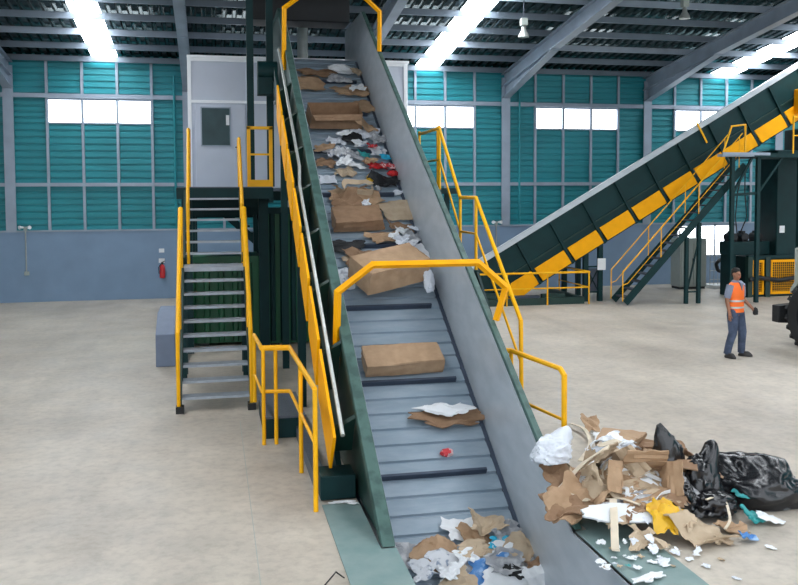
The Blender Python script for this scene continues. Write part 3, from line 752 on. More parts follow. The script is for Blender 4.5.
part('body', MB().prism([(14.0, .9), (14.0, 1.9), (14.8, 2.05), (16.7, 2.05), (16.7, .8)], 'x', 12.5, 13.5), M['grey'], wl, 'light grey body', bevel=.03)

# ================================================================== RUBBISH: shapes
def fold(u, v, rnd, k, amp, fr=(1.2, 2.6)):
    """sum of sharp creases"""
    h = np.zeros_like(u)
    for i in range(k):
        a = rnd.uniform(0, math.pi); f = rnd.uniform(*fr); ph = rnd.uniform(0, 1)
        t = (u*math.cos(a)+v*math.sin(a))*f*.5+ph
        h += rnd.uniform(.4, 1)*np.abs(t-np.floor(t)-.5)*2
    return h*amp/max(1, k)
def sheet(w, l, m, seed, amp=.06, creases=5, irr=.16, t=.006, n=14, bend=0., fr=(1.2, 2.6), curl=0.):
    rnd = random.Random(seed)
    a = np.linspace(-1, 1, n); u, v = np.meshgrid(a, a, indexing='ij')
    ph = [rnd.uniform(0, 6.28) for _ in range(8)]
    ex = 1+irr*(np.sin(v*3.1+ph[0])+.6*np.sin(v*7.3+ph[1])); ey = 1+irr*(np.sin(u*2.7+ph[2])+.6*np.sin(u*6.7+ph[3]))
    k = 1-irr*.5*np.abs(u*v)*rnd.uniform(.2, 1.4)
    x = u*w/2*ex*k+v*w*irr*rnd.uniform(-.5, .5); y = v*l/2*ey*k+u*l*irr*rnd.uniform(-.5, .5)
    jx = np.array([[rnd.uniform(-1, 1) for _ in a] for _ in a])*w/n*.35; jy = np.array([[rnd.uniform(-1, 1) for _ in a] for _ in a])*l/n*.35
    x = x+jx; y = y+jy
    z = fold(u, v, rnd, creases, amp*1.15, fr)+bend*np.abs(u*math.cos(ph[4])+v*math.sin(ph[4]))+curl*np.maximum(0, u*math.cos(ph[5])+v*math.sin(ph[5])-.2)**2
    mb = MB(); N = n*n
    P0 = [(x[i, j], y[i, j], z[i, j]) for i in range(n) for j in range(n)]
    mb.v = [Vector(p) for p in P0]+[Vector((p[0], p[1], p[2]-t)) for p in P0]
    for i in range(n-1):
        for j in range(n-1):
            q = (i*n+j, (i+1)*n+j, (i+1)*n+j+1, i*n+j+1)
            mb.f.append(q); mb.f.append(tuple(N+c for c in q[::-1]))
    ring = [i*n for i in range(n)]+[(n-1)*n+j for j in range(1, n)]+[i*n+n-1 for i in range(n-2, -1, -1)]+[j for j in range(n-2, 0, -1)]
    for i in range(len(ring)):
        a_, b_ = ring[i], ring[(i+1) % len(ring)]
        mb.f.append((a_, a_+N, b_+N, b_))
    return [('s', mb, m, None)]
def quad(mb, p, t, n=5, jit=.008, rnd=random):
    """thick warped panel p0 p1 p2 p3"""
    p = [Vector(q) for q in p]; nr = (p[1]-p[0]).cross(p[3]-p[0]).normalized()
    k = len(mb.v); N = (n+1)**2; top = []
    for i in range(n+1):
        for j in range(n+1):
            a, b = i/n, j/n
            q = p[0]*(1-a)*(1-b)+p[1]*a*(1-b)+p[2]*a*b+p[3]*(1-a)*b
            w = 1 if 0 < i < n or 0 < j < n else .5
            top.append(q+nr*rnd.uniform(-jit, jit)*w)
    mb.v += [q+nr*t/2 for q in top]+[q-nr*t/2 for q in top]
    m = n+1
    for i in range(n):
        for j in range(n):
            q = (k+i*m+j, k+(i+1)*m+j, k+(i+1)*m+j+1, k+i*m+j+1)
            mb.f.append(q); mb.f.append(tuple(N+c for c in q[::-1]))
    ring = [i*m for i in range(m)]+[n*m+j for j in range(1, m)]+[i*m+n for i in range(n-1, -1, -1)]+[j for j in range(n-1, 0, -1)]
    for i in range(len(ring)):
        a, b = k+ring[i], k+ring[(i+1) % len(ring)]
        mb.f.append((a, a+N, b+N, b))
def carton(w, l, h, m, seed, flaps=(1, 1, 1, 1), fa=(-.3, .5, .2, -.2), skew=0., crush=.02, t=.012, closed=False, fl=.45):
    """open topped carton: base, four walls, hinged flaps (fa: outward lean of each flap, radians above level)"""
    rnd = random.Random(seed); b = MB()
    def c(x, y, z): return Vector((x+skew*z+rnd.uniform(-crush, crush), y+rnd.uniform(-crush, crush), z))
    B = [c(-w/2, -l/2, 0), c(w/2, -l/2, 0), c(w/2, l/2, 0), c(-w/2, l/2, 0)]
    T = [c(-w/2, -l/2, h), c(w/2, -l/2, h), c(w/2, l/2, h), c(-w/2, l/2, h)]
    quad(b, B, t, 6, crush*.2, rnd)
    for i in range(4):
        j = (i+1) % 4; quad(b, [B[i], B[j], T[j], T[i]], t, 6, crush*.3, rnd)
    if closed: quad(b, T, t, 6, crush*.3, rnd)
    out = [('s', b, m, None)]
    nrm = [Vector((0, -1, 0)), Vector((1, 0, 0)), Vector((0, 1, 0)), Vector((-1, 0, 0))]
    for i in range(4):
        if not flaps[i] or closed: continue
        j = (i+1) % 4; L = (l if i % 2 == 0 else w)*fl
        d = nrm[i]*math.cos(fa[i])*L+Vector((0, 0, math.sin(fa[i])*L)); s = (T[j]-T[i])*.05
        f = MB(); quad(f, [T[i]+s*.2, T[j]-s*.2, T[j]-s+d, T[i]+s+d], t, 5, crush*.4, rnd)
        out.append(('flap', f, m, None))
    return out
def bag(w, l, h, m, seed, rough=.16, sub=4, ears=(), nz=3.0, flat=.35):
    import bmesh
    bm = bmesh.new(); bmesh.ops.create_icosphere(bm, subdivisions=sub, radius=1)
    rnd = random.Random(seed); off = Vector((rnd.uniform(0, 50), rnd.uniform(0, 50), rnd.uniform(0, 50)))
    mb = MB()
    for v in bm.verts:
        d = v.co.normalized()
        r = 1+.22*noise.noise(d*1.2+off)
        q = d*nz+off
        q2 = Vector((q.x*.6+q.z*.4, q.y, q.z*1.4))
        rg = (1-abs(noise.noise(q2)*2))*.6+(1-abs(noise.noise(q2*2.3)*2))*.35+(1-abs(noise.noise(q2*4.6)*2))*.16
        r += rough*(rg-.75)
        for (ex, ey, ez, le, sh) in ears:
            e = Vector((ex, ey, ez)).normalized(); r += le*max(0, d.dot(e))**sh
        p = d*r
        mb.v.append(Vector((p.x*w/2, p.y*l/2, max(p.z, -flat)*h/(1+flat))))
    mb.f = [tuple(x.index for x in f.verts) for f in bm.faces]
    bm.free()
    return [('s', mb, m, None)]
def wad(s, m, seed, sub=2, fl=.5, rough=.75):
    return sheet(s*1.2, s, m, seed, amp=s*.55, creases=6, irr=.22, n=10, fr=(1.4, 3.2), t=.004)
def ribbon(pts, w, m, t=.006, twist=0.):
    mb = MB(); pts = [Vector(p) for p in pts]; sm = []
    for i in range(len(pts)-1):       # Catmull-Rom
        p0, p1, p2, p3 = pts[max(i-1, 0)], pts[i], pts[i+1], pts[min(i+2, len(pts)-1)]
        for k in range(6):
            u = k/6; sm.append(.5*((2*p1)+(p2-p0)*u+(2*p0-5*p1+4*p2-p3)*u*u+(3*p1-p0-3*p2+p3)*u**3))
    sm.append(pts[-1])
    rings = []
    for i, p in enumerate(sm):
        d = (sm[min(i+1, len(sm)-1)]-sm[max(i-1, 0)]).normalized()
        s = d.cross(Vector((0, 0, 1)));  s = s.normalized() if s.length > .05 else Vector((1, 0, 0))
        u = s.cross(d); a = twist*i/len(sm); s2 = s*math.cos(a)+u*math.sin(a); u2 = s2.cross(d)
        rings.append([p+s2*w/2+u2*t/2, p-s2*w/2+u2*t/2, p-s2*w/2-u2*t/2, p+s2*w/2-u2*t/2])
    mb.loft(rings); return [('s', mb, m, None)]

# ------------------------------------------------------------------ resting things on a height field
class Field:
    def __init__(s, org, ex, ey, ez, x0, x1, y0, y1, res, base, cap=None, aim=None):
        s.M = Matrix(((ex.x, ey.x, ez.x, org.x), (ex.y, ey.y, ez.y, org.y), (ex.z, ey.z, ez.z, org.z), (0, 0, 0, 1)))
        s.I = s.M.inverted(); s.x0, s.y0, s.res = x0, y0, res
        s.nx, s.ny = int((x1-x0)/res), int((y1-y0)/res)
        s.H = np.array([[base(x0+(i+.5)*res, y0+(j+.5)*res) for j in range(s.ny)] for i in range(s.nx)], float)
        s.B0 = s.H.copy(); g = lambda fn: np.array([[fn(x0+(i+.5)*res, y0+(j+.5)*res) for j in range(s.ny)] for i in range(s.nx)], float)
        s.cap = np.maximum(g(cap), s.B0) if cap else None; s.aim = np.maximum(g(aim), s.B0) if aim else None
    def idx(s, x, y):
        return np.clip(((x-s.x0)/s.res).astype(int), 0, s.nx-1), np.clip(((y-s.y0)/s.res).astype(int), 0, s.ny-1)
    def env(s, a=1, b=2):
        H = s.H
        for ax in (0, 1):
            H = np.max([np.roll(H, k, ax) for k in range(-a, a+1)], axis=0)
        for ax in (0, 1):
            H = np.mean([np.roll(H, k, ax) for k in range(-b, b+1)], axis=0)
        return H
    def hit(s, px, py, up):
        o = s.I @ EYE; d = (s.I.to_3x3() @ ray(px, py)); t = 2.0; H = s.env(1, 1) if s.aim is None else s.aim
        while t < 40:
            p = o+d*t; i = int((p.x-s.x0)/s.res); j = int((p.y-s.y0)/s.res)
            h = H[i, j] if 0 <= i < s.nx and 0 <= j < s.ny else -.05
            if p.z <= h+up: return p.x, p.y
            t += .02
        return p.x, p.y
NAMES = {}
def put(F, pos, shape, name, label, cat, rot=0., rz=0., tilt=(0, 0), mode='drop', group=None, up=None, sink=.0, upd=True, lean=True):
    pts = np.array([p for q in shape for p in q[1].v])
    Rm = Euler((tilt[0], tilt[1], 0)).to_matrix(); Rz = Matrix.Rotation(rot, 3, 'Z')
    hgt = np.ptp(pts[:, 2])
    if len(pos) == 3: x, y = pos[0], pos[1]
    else: x, y = F.hit(pos[0], pos[1], hgt*.5 if up is None else up)
    if mode == 'drop' and lean:
        E_ = F.env(2, 4); i, j = F.idx(np.array([x]), np.array([y])); i, j = int(i[0]), int(j[0])
        k = 4
        gx = (E_[min(i+k, F.nx-1), j]-E_[max(i-k, 0), j])/(2*k*F.res); gy = (E_[i, min(j+k, F.ny-1)]-E_[i, max(j-k, 0)])/(2*k*F.res)
        g = Vector((-gx, -gy, 1)); 
        if math.hypot(gx, gy) > .8: g = Vector((-gx*.8/math.hypot(gx, gy), -gy*.8/math.hypot(gx, gy), 1))
        L = Vector((0, 0, 1)).rotation_difference(g.normalized()).to_matrix()
    else: L = Matrix.Identity(3)
    MM = np.array(L @ Rz @ Rm)
    W = []
    for q in shape:
        v = np.array(q[1].v) @ MM.T; v[:, 0] += x; v[:, 1] += y; W.append(v)
    def dense(v, f):
        ext = [v]
        for k in f:
            kk = list(k)[:4]; ext.append(v[kk].mean(axis=0)[None]);
        return np.vstack(ext)
    D = np.vstack([dense(v, q[1].f) for v, q in zip(W, shape)])
    i, j = F.idx(D[:, 0], D[:, 1])
    if mode == 'drape':
        E_ = np.maximum(F.env(1, 2), F.H)
        zmin = D[:, 2].min()
        for v in W:
            a, b = F.idx(v[:, 0], v[:, 1]); 
            # bilinear-ish smoothing
            fx = (v[:, 0]-F.x0)/F.res-.5; fy = (v[:, 1]-F.y0)/F.res-.5
            i0 = np.clip(np.floor(fx).astype(int), 0, F.nx-2); j0 = np.clip(np.floor(fy).astype(int), 0, F.ny-2)
            u, w = np.clip(fx-i0, 0, 1), np.clip(fy-j0, 0, 1)
            e = E_[i0, j0]*(1-u)*(1-w)+E_[i0+1, j0]*u*(1-w)+E_[i0, j0+1]*(1-u)*w+E_[i0+1, j0+1]*u*w
            v[:, 2] += e-zmin+.004
        D = np.vstack([dense(v, q[1].f) for v, q in zip(W, shape)])
    else:
        dz = (F.H[i, j]-D[:, 2]).max()-sink+.003
        if F.aim is not None:
            ii, jj = F.idx(np.array([x]), np.array([y])); dm = F.aim[ii[0], jj[0]]-.3*np.ptp(D[:, 2])-D[:, 2].min()
            dz = max(min(dz, dm), (F.B0[i, j]-D[:, 2]).max()+.003)+rz
        for v in W: v[:, 2] += dz
        D[:, 2] += dz
    if upd:
        i, j = F.idx(D[:, 0], D[:, 1]); np.maximum.at(F.H, (i, j), D[:, 2])
        if F.cap is not None: F.H = np.minimum(F.H, F.cap)
    root = None
    for v, q in zip(W, shape):
        mb = MB(); mb.f = q[1].f; mb.v = [F.M @ Vector(p) for p in v]
        if root is None: root = solo(name, mb, q[2], label, cat, group, smooth=(60 if len(mb.f) > 1000 and len(mb.f[0]) == 3 else 14))
        else: part(q[0], mb, q[2], root, smooth=24)
    return root

# ------------------------------------------------------------------ on the belt
FB = Field(Vector((0, YC, -VB)), Vector((1, 0, 0)), DIR, NRM, XL1, XR0, -2.2, 16.2, .035, lambda x, y: .022, cap=lambda x, y: .15 if y < 2.5 else .3)
yy = 9.76-1.323
while yy < YBB-.4:
    sj = (yy-YC)/math.cos(SA); j = int((sj+2.2)/FB.res)
    FB.H[:-6, max(j-1, 0):j+2] = .07
    yy += 1.323
def B(px, py, shape, name, label, cat, **k): return put(FB, (px, py), shape, name, label, cat, **k)
K, KD, KP, PA, FI = M['kraft'], M['kraft_dark'], M['kraft_pale'], M['paper'], M['film']
# open tray low on the belt
B(402, 360, carton(1.02, .4, .2, K, 1, closed=True, crush=.03), 'cardboard_box', 'long flat brown carton lying alone across the lower belt', 'box', rot=.06)
B(447, 417, sheet(.85, .3, KD, 3, amp=.11, creases=3, irr=.2, t=.014, bend=.04), 'flattened_box', 'flattened brown carton with torn edges, alone near the right wall of the belt', 'cardboard', rot=-.12)
B(444, 411, sheet(.62, .2, PA, 4, amp=.05, creases=3, irr=.25, bend=.03), 'paper_sheet', 'white sheet lying on the flattened carton near the right wall', 'paper', rot=-.15, mode='drape')
B(447, 452, bag(.17, .12, .07, M['redp'], 5, .25, 3), 'crisp_packet', 'small crumpled red and white packet alone on the belt', 'packet')
# big carton under the arch
B(372, 266, sheet(.75, .6, KP, 10, amp=.12, creases=5), 'cardboard_sheet', 'crumpled buff cardboard behind the big carton under the arch', 'cardboard', rot=.3, mode='drape')
B(345, 278, bag(.35, .38, .22, FI, 11, .4, 4), 'plastic_bag', 'crumpled white bag at the left wall beside the big carton', 'bag')
B(388, 281, carton(1.0, .55, .34, K, 12, closed=True, crush=.04, skew=.1), 'cardboard_box', 'big closed brown carton lying tilted across the belt beneath the yellow arch', 'box', rot=.36, tilt=(-.1, 0), lean=False)
B(371, 261, wad(.16, M['yellowbag'], 13), 'wrapper', 'small yellow wrapper behind the big carton, left of centre', 'wrapper')
B(418, 258, bag(.42, .2, .14, M['greyp'], 14, .5, 3), 'paper_wad', 'grey and white crumpled paper along the top edge of the big carton', 'paper')
B(396, 262, wad(.2, PA, 15), 'paper_wad', 'white crumpled paper just behind the middle of the big carton', 'paper')
B(409, 259, wad(.16, KD, 153), 'cardboard_scrap', 'dark brown scrap among the white papers on the big carton', 'cardboard')
B(384, 264, wad(.17, PA, 151), 'paper_wad', 'small white wad left of the papers along the big carton', 'paper')
B(433, 261, wad(.2, FI, 152), 'plastic_wad', 'glossy white plastic wad at the right end of the big carton', 'plastic')
B(420, 253, sheet(.26, .3, PA, 16, amp=.03, creases=2, irr=.06), 'paper_sheet', 'clean white square sheet perched at the right end of the big carton', 'paper', rot=.5, tilt=(.5, 0))
B(428, 285, bag(.2, .4, .1, FI, 17, .3, 4), 'plastic_bag', 'translucent white bag hanging down the right end of the big carton', 'bag', rot=.1)
B(345, 245, sheet(.6, .3, M['black'], 18, amp=.1, creases=4), 'rubber_sheet', 'dark crumpled sheet near the left wall above the big carton', 'sheet', mode='drape')
B(362, 258, sheet(.5, .42, KD, 19, amp=.12, creases=5), 'cardboard_sheet', 'brown crumpled cardboard below the dark sheet near the left wall', 'cardboard', mode='drape')
# second group
B(385, 239, sheet(.55, .4, K, 20, amp=.1, creases=4), 'cardboard_sheet', 'bent brown flap of cardboard in mid belt above the arch', 'cardboard', rot=.2)
B(357, 219, carton(.82, .5, .2, KD, 21, closed=True, crush=.04), 'cardboard_box', 'squashed closed brown carton against the left wall above the arch', 'box', rot=.08)
B(396, 211, sheet(.62, .6, KP, 22, amp=.05, creases=2, irr=.06, t=.01), 'cardboard_sheet', 'flat pale cardboard sheet right of the squashed carton', 'cardboard', rot=.1, mode='drape')
B(400, 228, sheet(.4, .25, KD, 220, amp=.08), 'cardboard_sheet', 'torn brown edge of cardboard below the flat pale sheet', 'cardboard', mode='drape')
for i, (px, py, mm, s, lb) in enumerate([(402, 232, 'paper', .2, 'white wad at the right wall just below the flat pale sheet'), (411, 236, 'greyp', .22, 'grey printed wad at the right wall below the flat pale sheet'), (402, 241, 'film', .2, 'white plastic wad right of the bent brown flap'), (412, 245, 'print', .18, 'printed wad at the right wall beside the bent brown flap'), (413, 229, 'film', .15, 'little white wad tight against the right wall below the pale sheet'), (394, 235, 'paper', .13, 'smallest white scrap left of the wads at the right wall')]):
    B(px, py, wad(s, M[mm], 300+i), 'paper_wad', lb, 'paper')
# kraft ring group
B(355, 193, sheet(.8, .55, K, 25, amp=.16, creases=6, irr=.25), 'kraft_paper', 'heap of loose brown kraft paper below the coloured wrappers', 'paper', mode='drape')
ring = [(.26*math.cos(t), .22*math.sin(t), .05+.03*math.sin(3*t)) for t in np.linspace(.3, 2*math.pi, 12)]
B(358, 187, ribbon(ring, .1, KP, .01, 2.0), 'cardboard_ring', 'curled pale strip of card forming a ring on the kraft paper', 'cardboard')
B(372, 177, bag(.2, .18, .14, M['yellowbag'], 26, .4, 3), 'wrapper', 'yellow plastic wrapper on the curled ring of card', 'wrapper')
B(393, 173, bag(.22, .13, .1, M['red'], 27, .4, 3), 'wrapper', 'bright red wrapper at the right wall beside the yellow one', 'wrapper')
B(384, 182, sheet(.5, .35, M['black'], 28, amp=.12), 'plastic_sheet', 'black crumpled plastic below the bright red wrapper', 'plastic', mode='drape')
B(328, 180, sheet(.3, .3, FI, 29, amp=.04, irr=.08), 'plastic_sheet', 'bluish white square of plastic by the left wall', 'plastic', mode='drape')
B(345, 172, sheet(.4, .3, KP, 30, amp=.1), 'cardboard_sheet', 'pale torn card left of the yellow wrapper', 'cardboard', mode='drape')
B(398, 193, wad(.13, FI, 31), 'plastic_wad', 'small white wad by the right wall above the flat pale sheet', 'plastic')
B(378, 188, wad(.12, M['greyp'], 32), 'paper_wad', 'small grey wad on the black plastic', 'paper')
B(365, 203, wad(.14, FI, 33), 'plastic_wad', 'small white wad just above the squashed carton', 'plastic')
B(346, 201, sheet(.45, .3, KD, 34, amp=.1), 'cardboard_sheet', 'brown torn card between kraft paper and squashed carton', 'cardboard', mode='drape')
# wrappers
mixed = [(325, 163, 'kraft_dark', .3, 'reddish brown crumpled card by the left wall'), (356, 166, 'paper', .26, 'white crumpled paper in mid belt left of a red packet'), (376, 166, 'red', .3, 'red packet lying in mid belt'), (388, 166, 'redp', .26, 'red and white packet by the right wall'),
 (337, 155, 'print', .4, 'blue tinted crumpled newspaper ball left of centre'), (338, 141, 'film', .3, 'white bag above the newspaper ball'), (325, 147, 'kraft', .3, 'tan crumpled paper bag left of the white bag'), (352, 153, 'greyp', .28, 'grey crumpled paper right of the newspaper ball'), (364, 155, 'tealp', .2, 'teal wrapper in mid belt'), (378, 152, 'print', .28, 'printed paper ball right of the teal wrapper'),
 (366, 133, 'film', .4, 'white plastic film below the long brown box'), (378, 141, 'greyp', .25, 'grey wad by the right wall below the film'), (352, 140, 'black', .3, 'black plastic wad in mid belt below the long box'), (360, 146, 'print', .24, 'printed wad between the black plastic and the teal wrapper'), (344, 163, 'paper', .22, 'white torn paper left of the white crumpled paper'), (385, 158, 'cyanp', .16, 'small blue wrapper at the right wall'),
 (371, 160, 'kraft', .22, 'tan wad above the red packet'), (372, 146, 'redp', .15, 'tiny red and white wrapper near the grey wad'), (344, 134, 'paper', .22, 'white wad tucked under the long brown box'), (390, 147, 'film', .16, 'white wad pressed to the right wall')]
for i, (px, py, mm, s, lb) in enumerate(mixed):
    sh = wad(s, M[mm], 400+i, 2) if i % 3 else sheet(s*1.2, s*1.1, M[mm], 400+i, amp=.12*s/.3, creases=6)
    B(px, py, sh, 'waste_scrap', lb, 'waste')
# upper belt
B(335, 119, carton(1.05, .55, .3, KD, 40, flaps=(1, 0, 0, 0), fa=(-.5, 0, 0, 0), crush=.03, fl=.25), 'cardboard_box', 'long open brown box lying across the upper belt, dark inside', 'box', rot=.03)
B(362, 107, sheet(.5, .55, K, 41, amp=.08, creases=3), 'cardboard_sheet', 'tan cardboard panel standing behind the right end of the long open box', 'cardboard', mode='drape')
B(365, 125, sheet(.4, .3, K, 42, amp=.1), 'cardboard_sheet', 'brown torn corner at the right end of the long open box', 'cardboard', mode='drape')
B(352, 91, sheet(.8, .45, K, 43, amp=.14, creases=5), 'cardboard_sheet', 'crumpled brown cardboard near the top with a white paper on it', 'cardboard', mode='drape')
B(358, 88, wad(.26, PA, 44), 'paper_wad', 'white paper on the crumpled cardboard near the top of the belt', 'paper')
B(308, 84, sheet(.6, .7, K, 45, amp=.12, creases=5), 'cardboard_sheet', 'brown cardboard piled against the left wall near the top', 'cardboard', rot=.3, mode='drape')
B(318, 74, sheet(.8, .5, KD, 46, amp=.16, creases=5), 'cardboard_sheet', 'darker brown cardboard right at the top of the belt', 'cardboard', mode='drape')
B(342, 70, bag(.6, .3, .16, PA, 47, .4, 3), 'paper_wad', 'white crumpled paper at the very top of the belt', 'paper')
B(340, 78, sheet(.5, .3, M['greyp'], 48, amp=.08), 'paper_sheet', 'grey sheet under the white paper at the top', 'paper', mode='drape')
B(355, 73, wad(.22, KP, 49), 'cardboard_scrap', 'pale scrap of card at the top end of the right wall', 'cardboard')
# bottom heap
heap = [(412, 557, sheet(.42, .36, M['greyp'], 50, amp=.12, creases=6), 'newspaper', 'grey and white torn newspaper at the left edge of the bottom heap', 'paper', 'drape'),
 (436, 553, sheet(.52, .42, K, 51, amp=.11, creases=4, t=.01), 'cardboard_sheet', 'crumpled brown cardboard left in the bottom heap', 'cardboard', 'drape'),
 (462, 531, sheet(.42, .32, PA, 52, amp=.08, creases=5), 'paper_sheet', 'white torn paper at the upper left of the bottom heap', 'paper', 'drape'),
 (478, 540, sheet(.4, .34, K, 53, amp=.08, creases=3, t=.01), 'cardboard_sheet', 'flat tan cardboard in the middle of the bottom heap', 'cardboard', 'drape'),
 (484, 523, sheet(.42, .26, KP, 54, amp=.1, creases=2, irr=.07, bend=.12, t=.01), 'folded_card', 'folded grey brown card on top of the bottom heap', 'cardboard', 'drop'),
 (505, 530, wad(.26, M['greyp'], 55), 'newspaper', 'dark printed wad right of the folded card', 'paper', 'drop'),
 (455, 565, sheet(.5, .34, M['print'], 56, amp=.1, creases=6), 'newspaper', 'printed paper in front of the brown cardboard', 'paper', 'drape'),
 (482, 556, wad(.24, KP, 57), 'cardboard_scrap', 'buff crumpled scrap in the centre of the bottom heap', 'cardboard', 'drop'),
 (500, 542, sheet(.24, .14, M['cyanp'], 58, amp=.03, creases=2), 'wrapper', 'bright cyan wrapper lying on the bottom heap', 'wrapper', 'drape'),
 (503, 549, sheet(.26, .16, PA, 581, amp=.05, creases=3), 'paper_sheet', 'white slip just under the bright cyan wrapper', 'paper', 'drape'),
 (522, 558, sheet(.46, .36, PA, 59, amp=.07, creases=3), 'paper_sheet', 'large white sheet on the right of the bottom heap', 'paper', 'drape'),
 (520, 546, sheet(.34, .3, KP, 60, amp=.1, creases=5), 'cardboard_sheet', 'pale brown card above the large white sheet', 'cardboard', 'drape'),
 (539, 552, sheet(.16, .44, K, 61, amp=.08, creases=2, bend=.06), 'cardboard_strip', 'upright brown strip of card by the right wall in the bottom heap', 'cardboard', 'drape'),
 (537, 567, wad(.2, KD, 62), 'cardboard_scrap', 'dark brown scrap at the foot of the upright strip', 'cardboard', 'drop'),
 (490, 573, sheet(.5, .3, M['bluep'], 63, amp=.07, creases=4), 'magazine', 'blue printed magazine lying at the front of the bottom heap', 'magazine', 'drape'),
 (505, 580, sheet(.5, .26, PA, 64, amp=.06, creases=3), 'paper_sheet', 'white sheet at the very front of the bottom heap', 'paper', 'drape'),
 (458, 580, wad(.28, KP, 65), 'cardboard_scrap', 'buff wad at the front left of the bottom heap', 'cardboard', 'drop'),
 (505, 562, sheet(.4, .28, M['greyp'], 66, amp=.1, creases=5), 'paper_sheet', 'grey sheet between blue magazine and large white sheet', 'paper', 'drape'),
 (540, 582, sheet(.3, .3, PA, 67, amp=.08, creases=4), 'paper_sheet', 'white sheet at the bottom right end of the heap on the belt', 'paper', 'drape'),
 (466, 556, wad(.2, PA, 68), 'paper_wad', 'white wad between the tan and the brown cardboard', 'paper', 'drop'),
 (471, 549, sheet(.3, .2, M['yellowbag'] if 0 else KP, 69, amp=.06), 'cardboard_scrap', 'cream torn card below the flat tan cardboard', 'cardboard', 'drape'),
 (425, 569, wad(.22, M['print'], 70), 'newspaper', 'crumpled printed paper under the brown cardboard edge', 'paper', 'drop'),
 (513, 572, wad(.16, M['black'], 71), 'plastic_wad', 'small black scrap right of the blue magazine', 'plastic', 'drop'),
 (450, 572, wad(.18, PA, 72), 'paper_wad', 'white wad in front of the printed paper', 'paper', 'drop')]
for (px, py, sh, nm, lb, ct, md) in heap: B(px, py, sh, nm, lb, ct, mode=md)

# ------------------------------------------------------------------ heap on the floor
def gbase(x, y):
    if x < 3.54: return max(zt(y)+.05, .03) if y > YC-.1 else .03
    if 3.5 <= x < 4.0 and y < 9.65: return .014
    return .002
def mound(x, y):
    g = lambda cx, cy, rx, ry, h: h*math.exp(-((x-cx)/rx)**2-((y-cy)/ry)**2)
    return max(g(4.15, 8.4, .6, .6, .56), g(4.75, 8.3, .7, .55, .42), g(4.15, 7.7, .7, .5, .24), g(5.2, 7.9, .5, .45, .2))
FF = Field(Vector((0, 0, 0)), Vector((1, 0, 0)), Vector((0, 1, 0)), Vector((0, 0, 1)), 2.9, 8.0, 5.0, 12.0, .04, gbase, cap=lambda x, y: mound(x, y)+.06, aim=lambda x, y: mound(x, y))
def G(px, py, shape, name, label, cat, **k): return put(FF, (px, py), shape, name, label, cat, **k)
def GW(x, y, shape, name, label, cat, **k): return put(FF, (x, y, 0), shape, name, label, cat, **k)
GW(4.05, 7.95, carton(.5, .4, .24, KD, 80, flaps=(1, 1, 0, 1), crush=.05), 'cardboard_box', 'crushed brown carton at the bottom of the floor heap, nearest the belt', 'box', rot=.4, lean=False)
GW(4.65, 8.15, carton(.5, .4, .22, KD, 81, flaps=(1, 0, 1, 1), crush=.05), 'cardboard_box', 'crushed brown carton at the bottom of the floor heap, under the white board', 'box', rot=-.3, lean=False)
GW(4.3, 8.6, carton(.45, .4, .2, K, 82, closed=True, crush=.05), 'cardboard_box', 'crushed brown carton at the back of the floor heap', 'box', rot=.8, lean=False)
# black bags
GW(5.56, 7.98, bag(.98, .7, .5, M['blackbag'], 90, .13, 5, ears=((1, -.3, -.2, .2, 14), (-.9, .2, .5, .2, 10)), nz=1.9), 'bin_bag', 'big shiny black bin bag at the right end of the heap', 'bag', rot=-.25, lean=False)
G(702, 455, bag(.44, .4, .5, M['blackbag'], 91, .3, 4, ears=((.4, 0, 1, .55, 16), (-.6, 0, .8, .3, 12))), 'bin_bag', 'black bag with a peaked top between heap and big bin bag', 'bag', lean=False, rz=.02)
G(668, 446, bag(.42, .3, .5, M['blackbag'], 92, .3, 4, ears=((-.5, 0, 1, .5, 14),)), 'bin_bag', 'tall black bag rising behind the brown box', 'bag', lean=False, rz=.12)
G(715, 495, bag(.55, .4, .24, M['blackbag'], 93, .28, 4), 'bin_bag', 'flat black bag in front of the peaked one', 'bag', rot=.15, lean=False)
G(682, 492, bag(.26, .36, .2, M['blackbag'], 94, .3, 4), 'bin_bag', 'slim black bag right of the white board', 'bag', rot=.4)
# body of the heap
G(575, 506, sheet(.5, .42, K, 100, amp=.18, creases=3, irr=.12, t=.012, bend=.08), 'cardboard_sheet', 'big folded brown cardboard at the left front of the floor heap', 'cardboard', rot=.5, mode='drape')
G(565, 513, sheet(.4, .34, KD, 101, amp=.14, creases=4, t=.01), 'cardboard_sheet', 'brown torn flap hanging at the lower left corner of the floor heap', 'cardboard', mode='drape')
G(638, 468, carton(.42, .36, .24, K, 102, flaps=(1, 1, 1, 1), fa=(.5, .9, 1.1, .4), crush=.04, fl=.4), 'cardboard_box', 'open brown box tipped towards the viewer on top of the floor heap', 'box', rot=-.2, tilt=(1.0, .1), lean=False)
G(598, 455, carton(.36, .32, .28, KP, 103, flaps=(1, 1, 1, 1), fa=(.2, .9, 1.2, .8), crush=.05, fl=.5), 'cardboard_box', 'pale open box with a dark mouth at the top left of the floor heap', 'box', rot=.3, tilt=(.95, -.2), lean=False)
G(596, 484, bag(.34, .32, .3, KP, 104, .3, 4), 'paper_bag', 'cream rounded paper bag in the left middle of the floor heap', 'bag')
G(640, 487, sheet(.6, .34, KP, 105, amp=.05, creases=2, irr=.06, t=.02), 'board', 'pale flat board across the middle of the floor heap', 'board', rot=.12, mode='drape')
G(648, 478, sheet(.6, .14, PA, 106, amp=.03, creases=2, irr=.1, t=.012), 'paper_strip', 'white strip along the back edge of the pale flat board', 'paper', rot=.1, mode='drape')
G(630, 520, sheet(.85, .24, PA, 107, amp=.04, creases=2, irr=.1, t=.02), 'board', 'long white board low at the front of the floor heap', 'board', rot=-.16, tilt=(.45, 0), lean=False, rz=.06)
G(630, 508, sheet(.6, .2, M['greyp'], 108, amp=.1, creases=5), 'newspaper', 'grey torn paper just behind the long white board', 'paper', mode='drape')
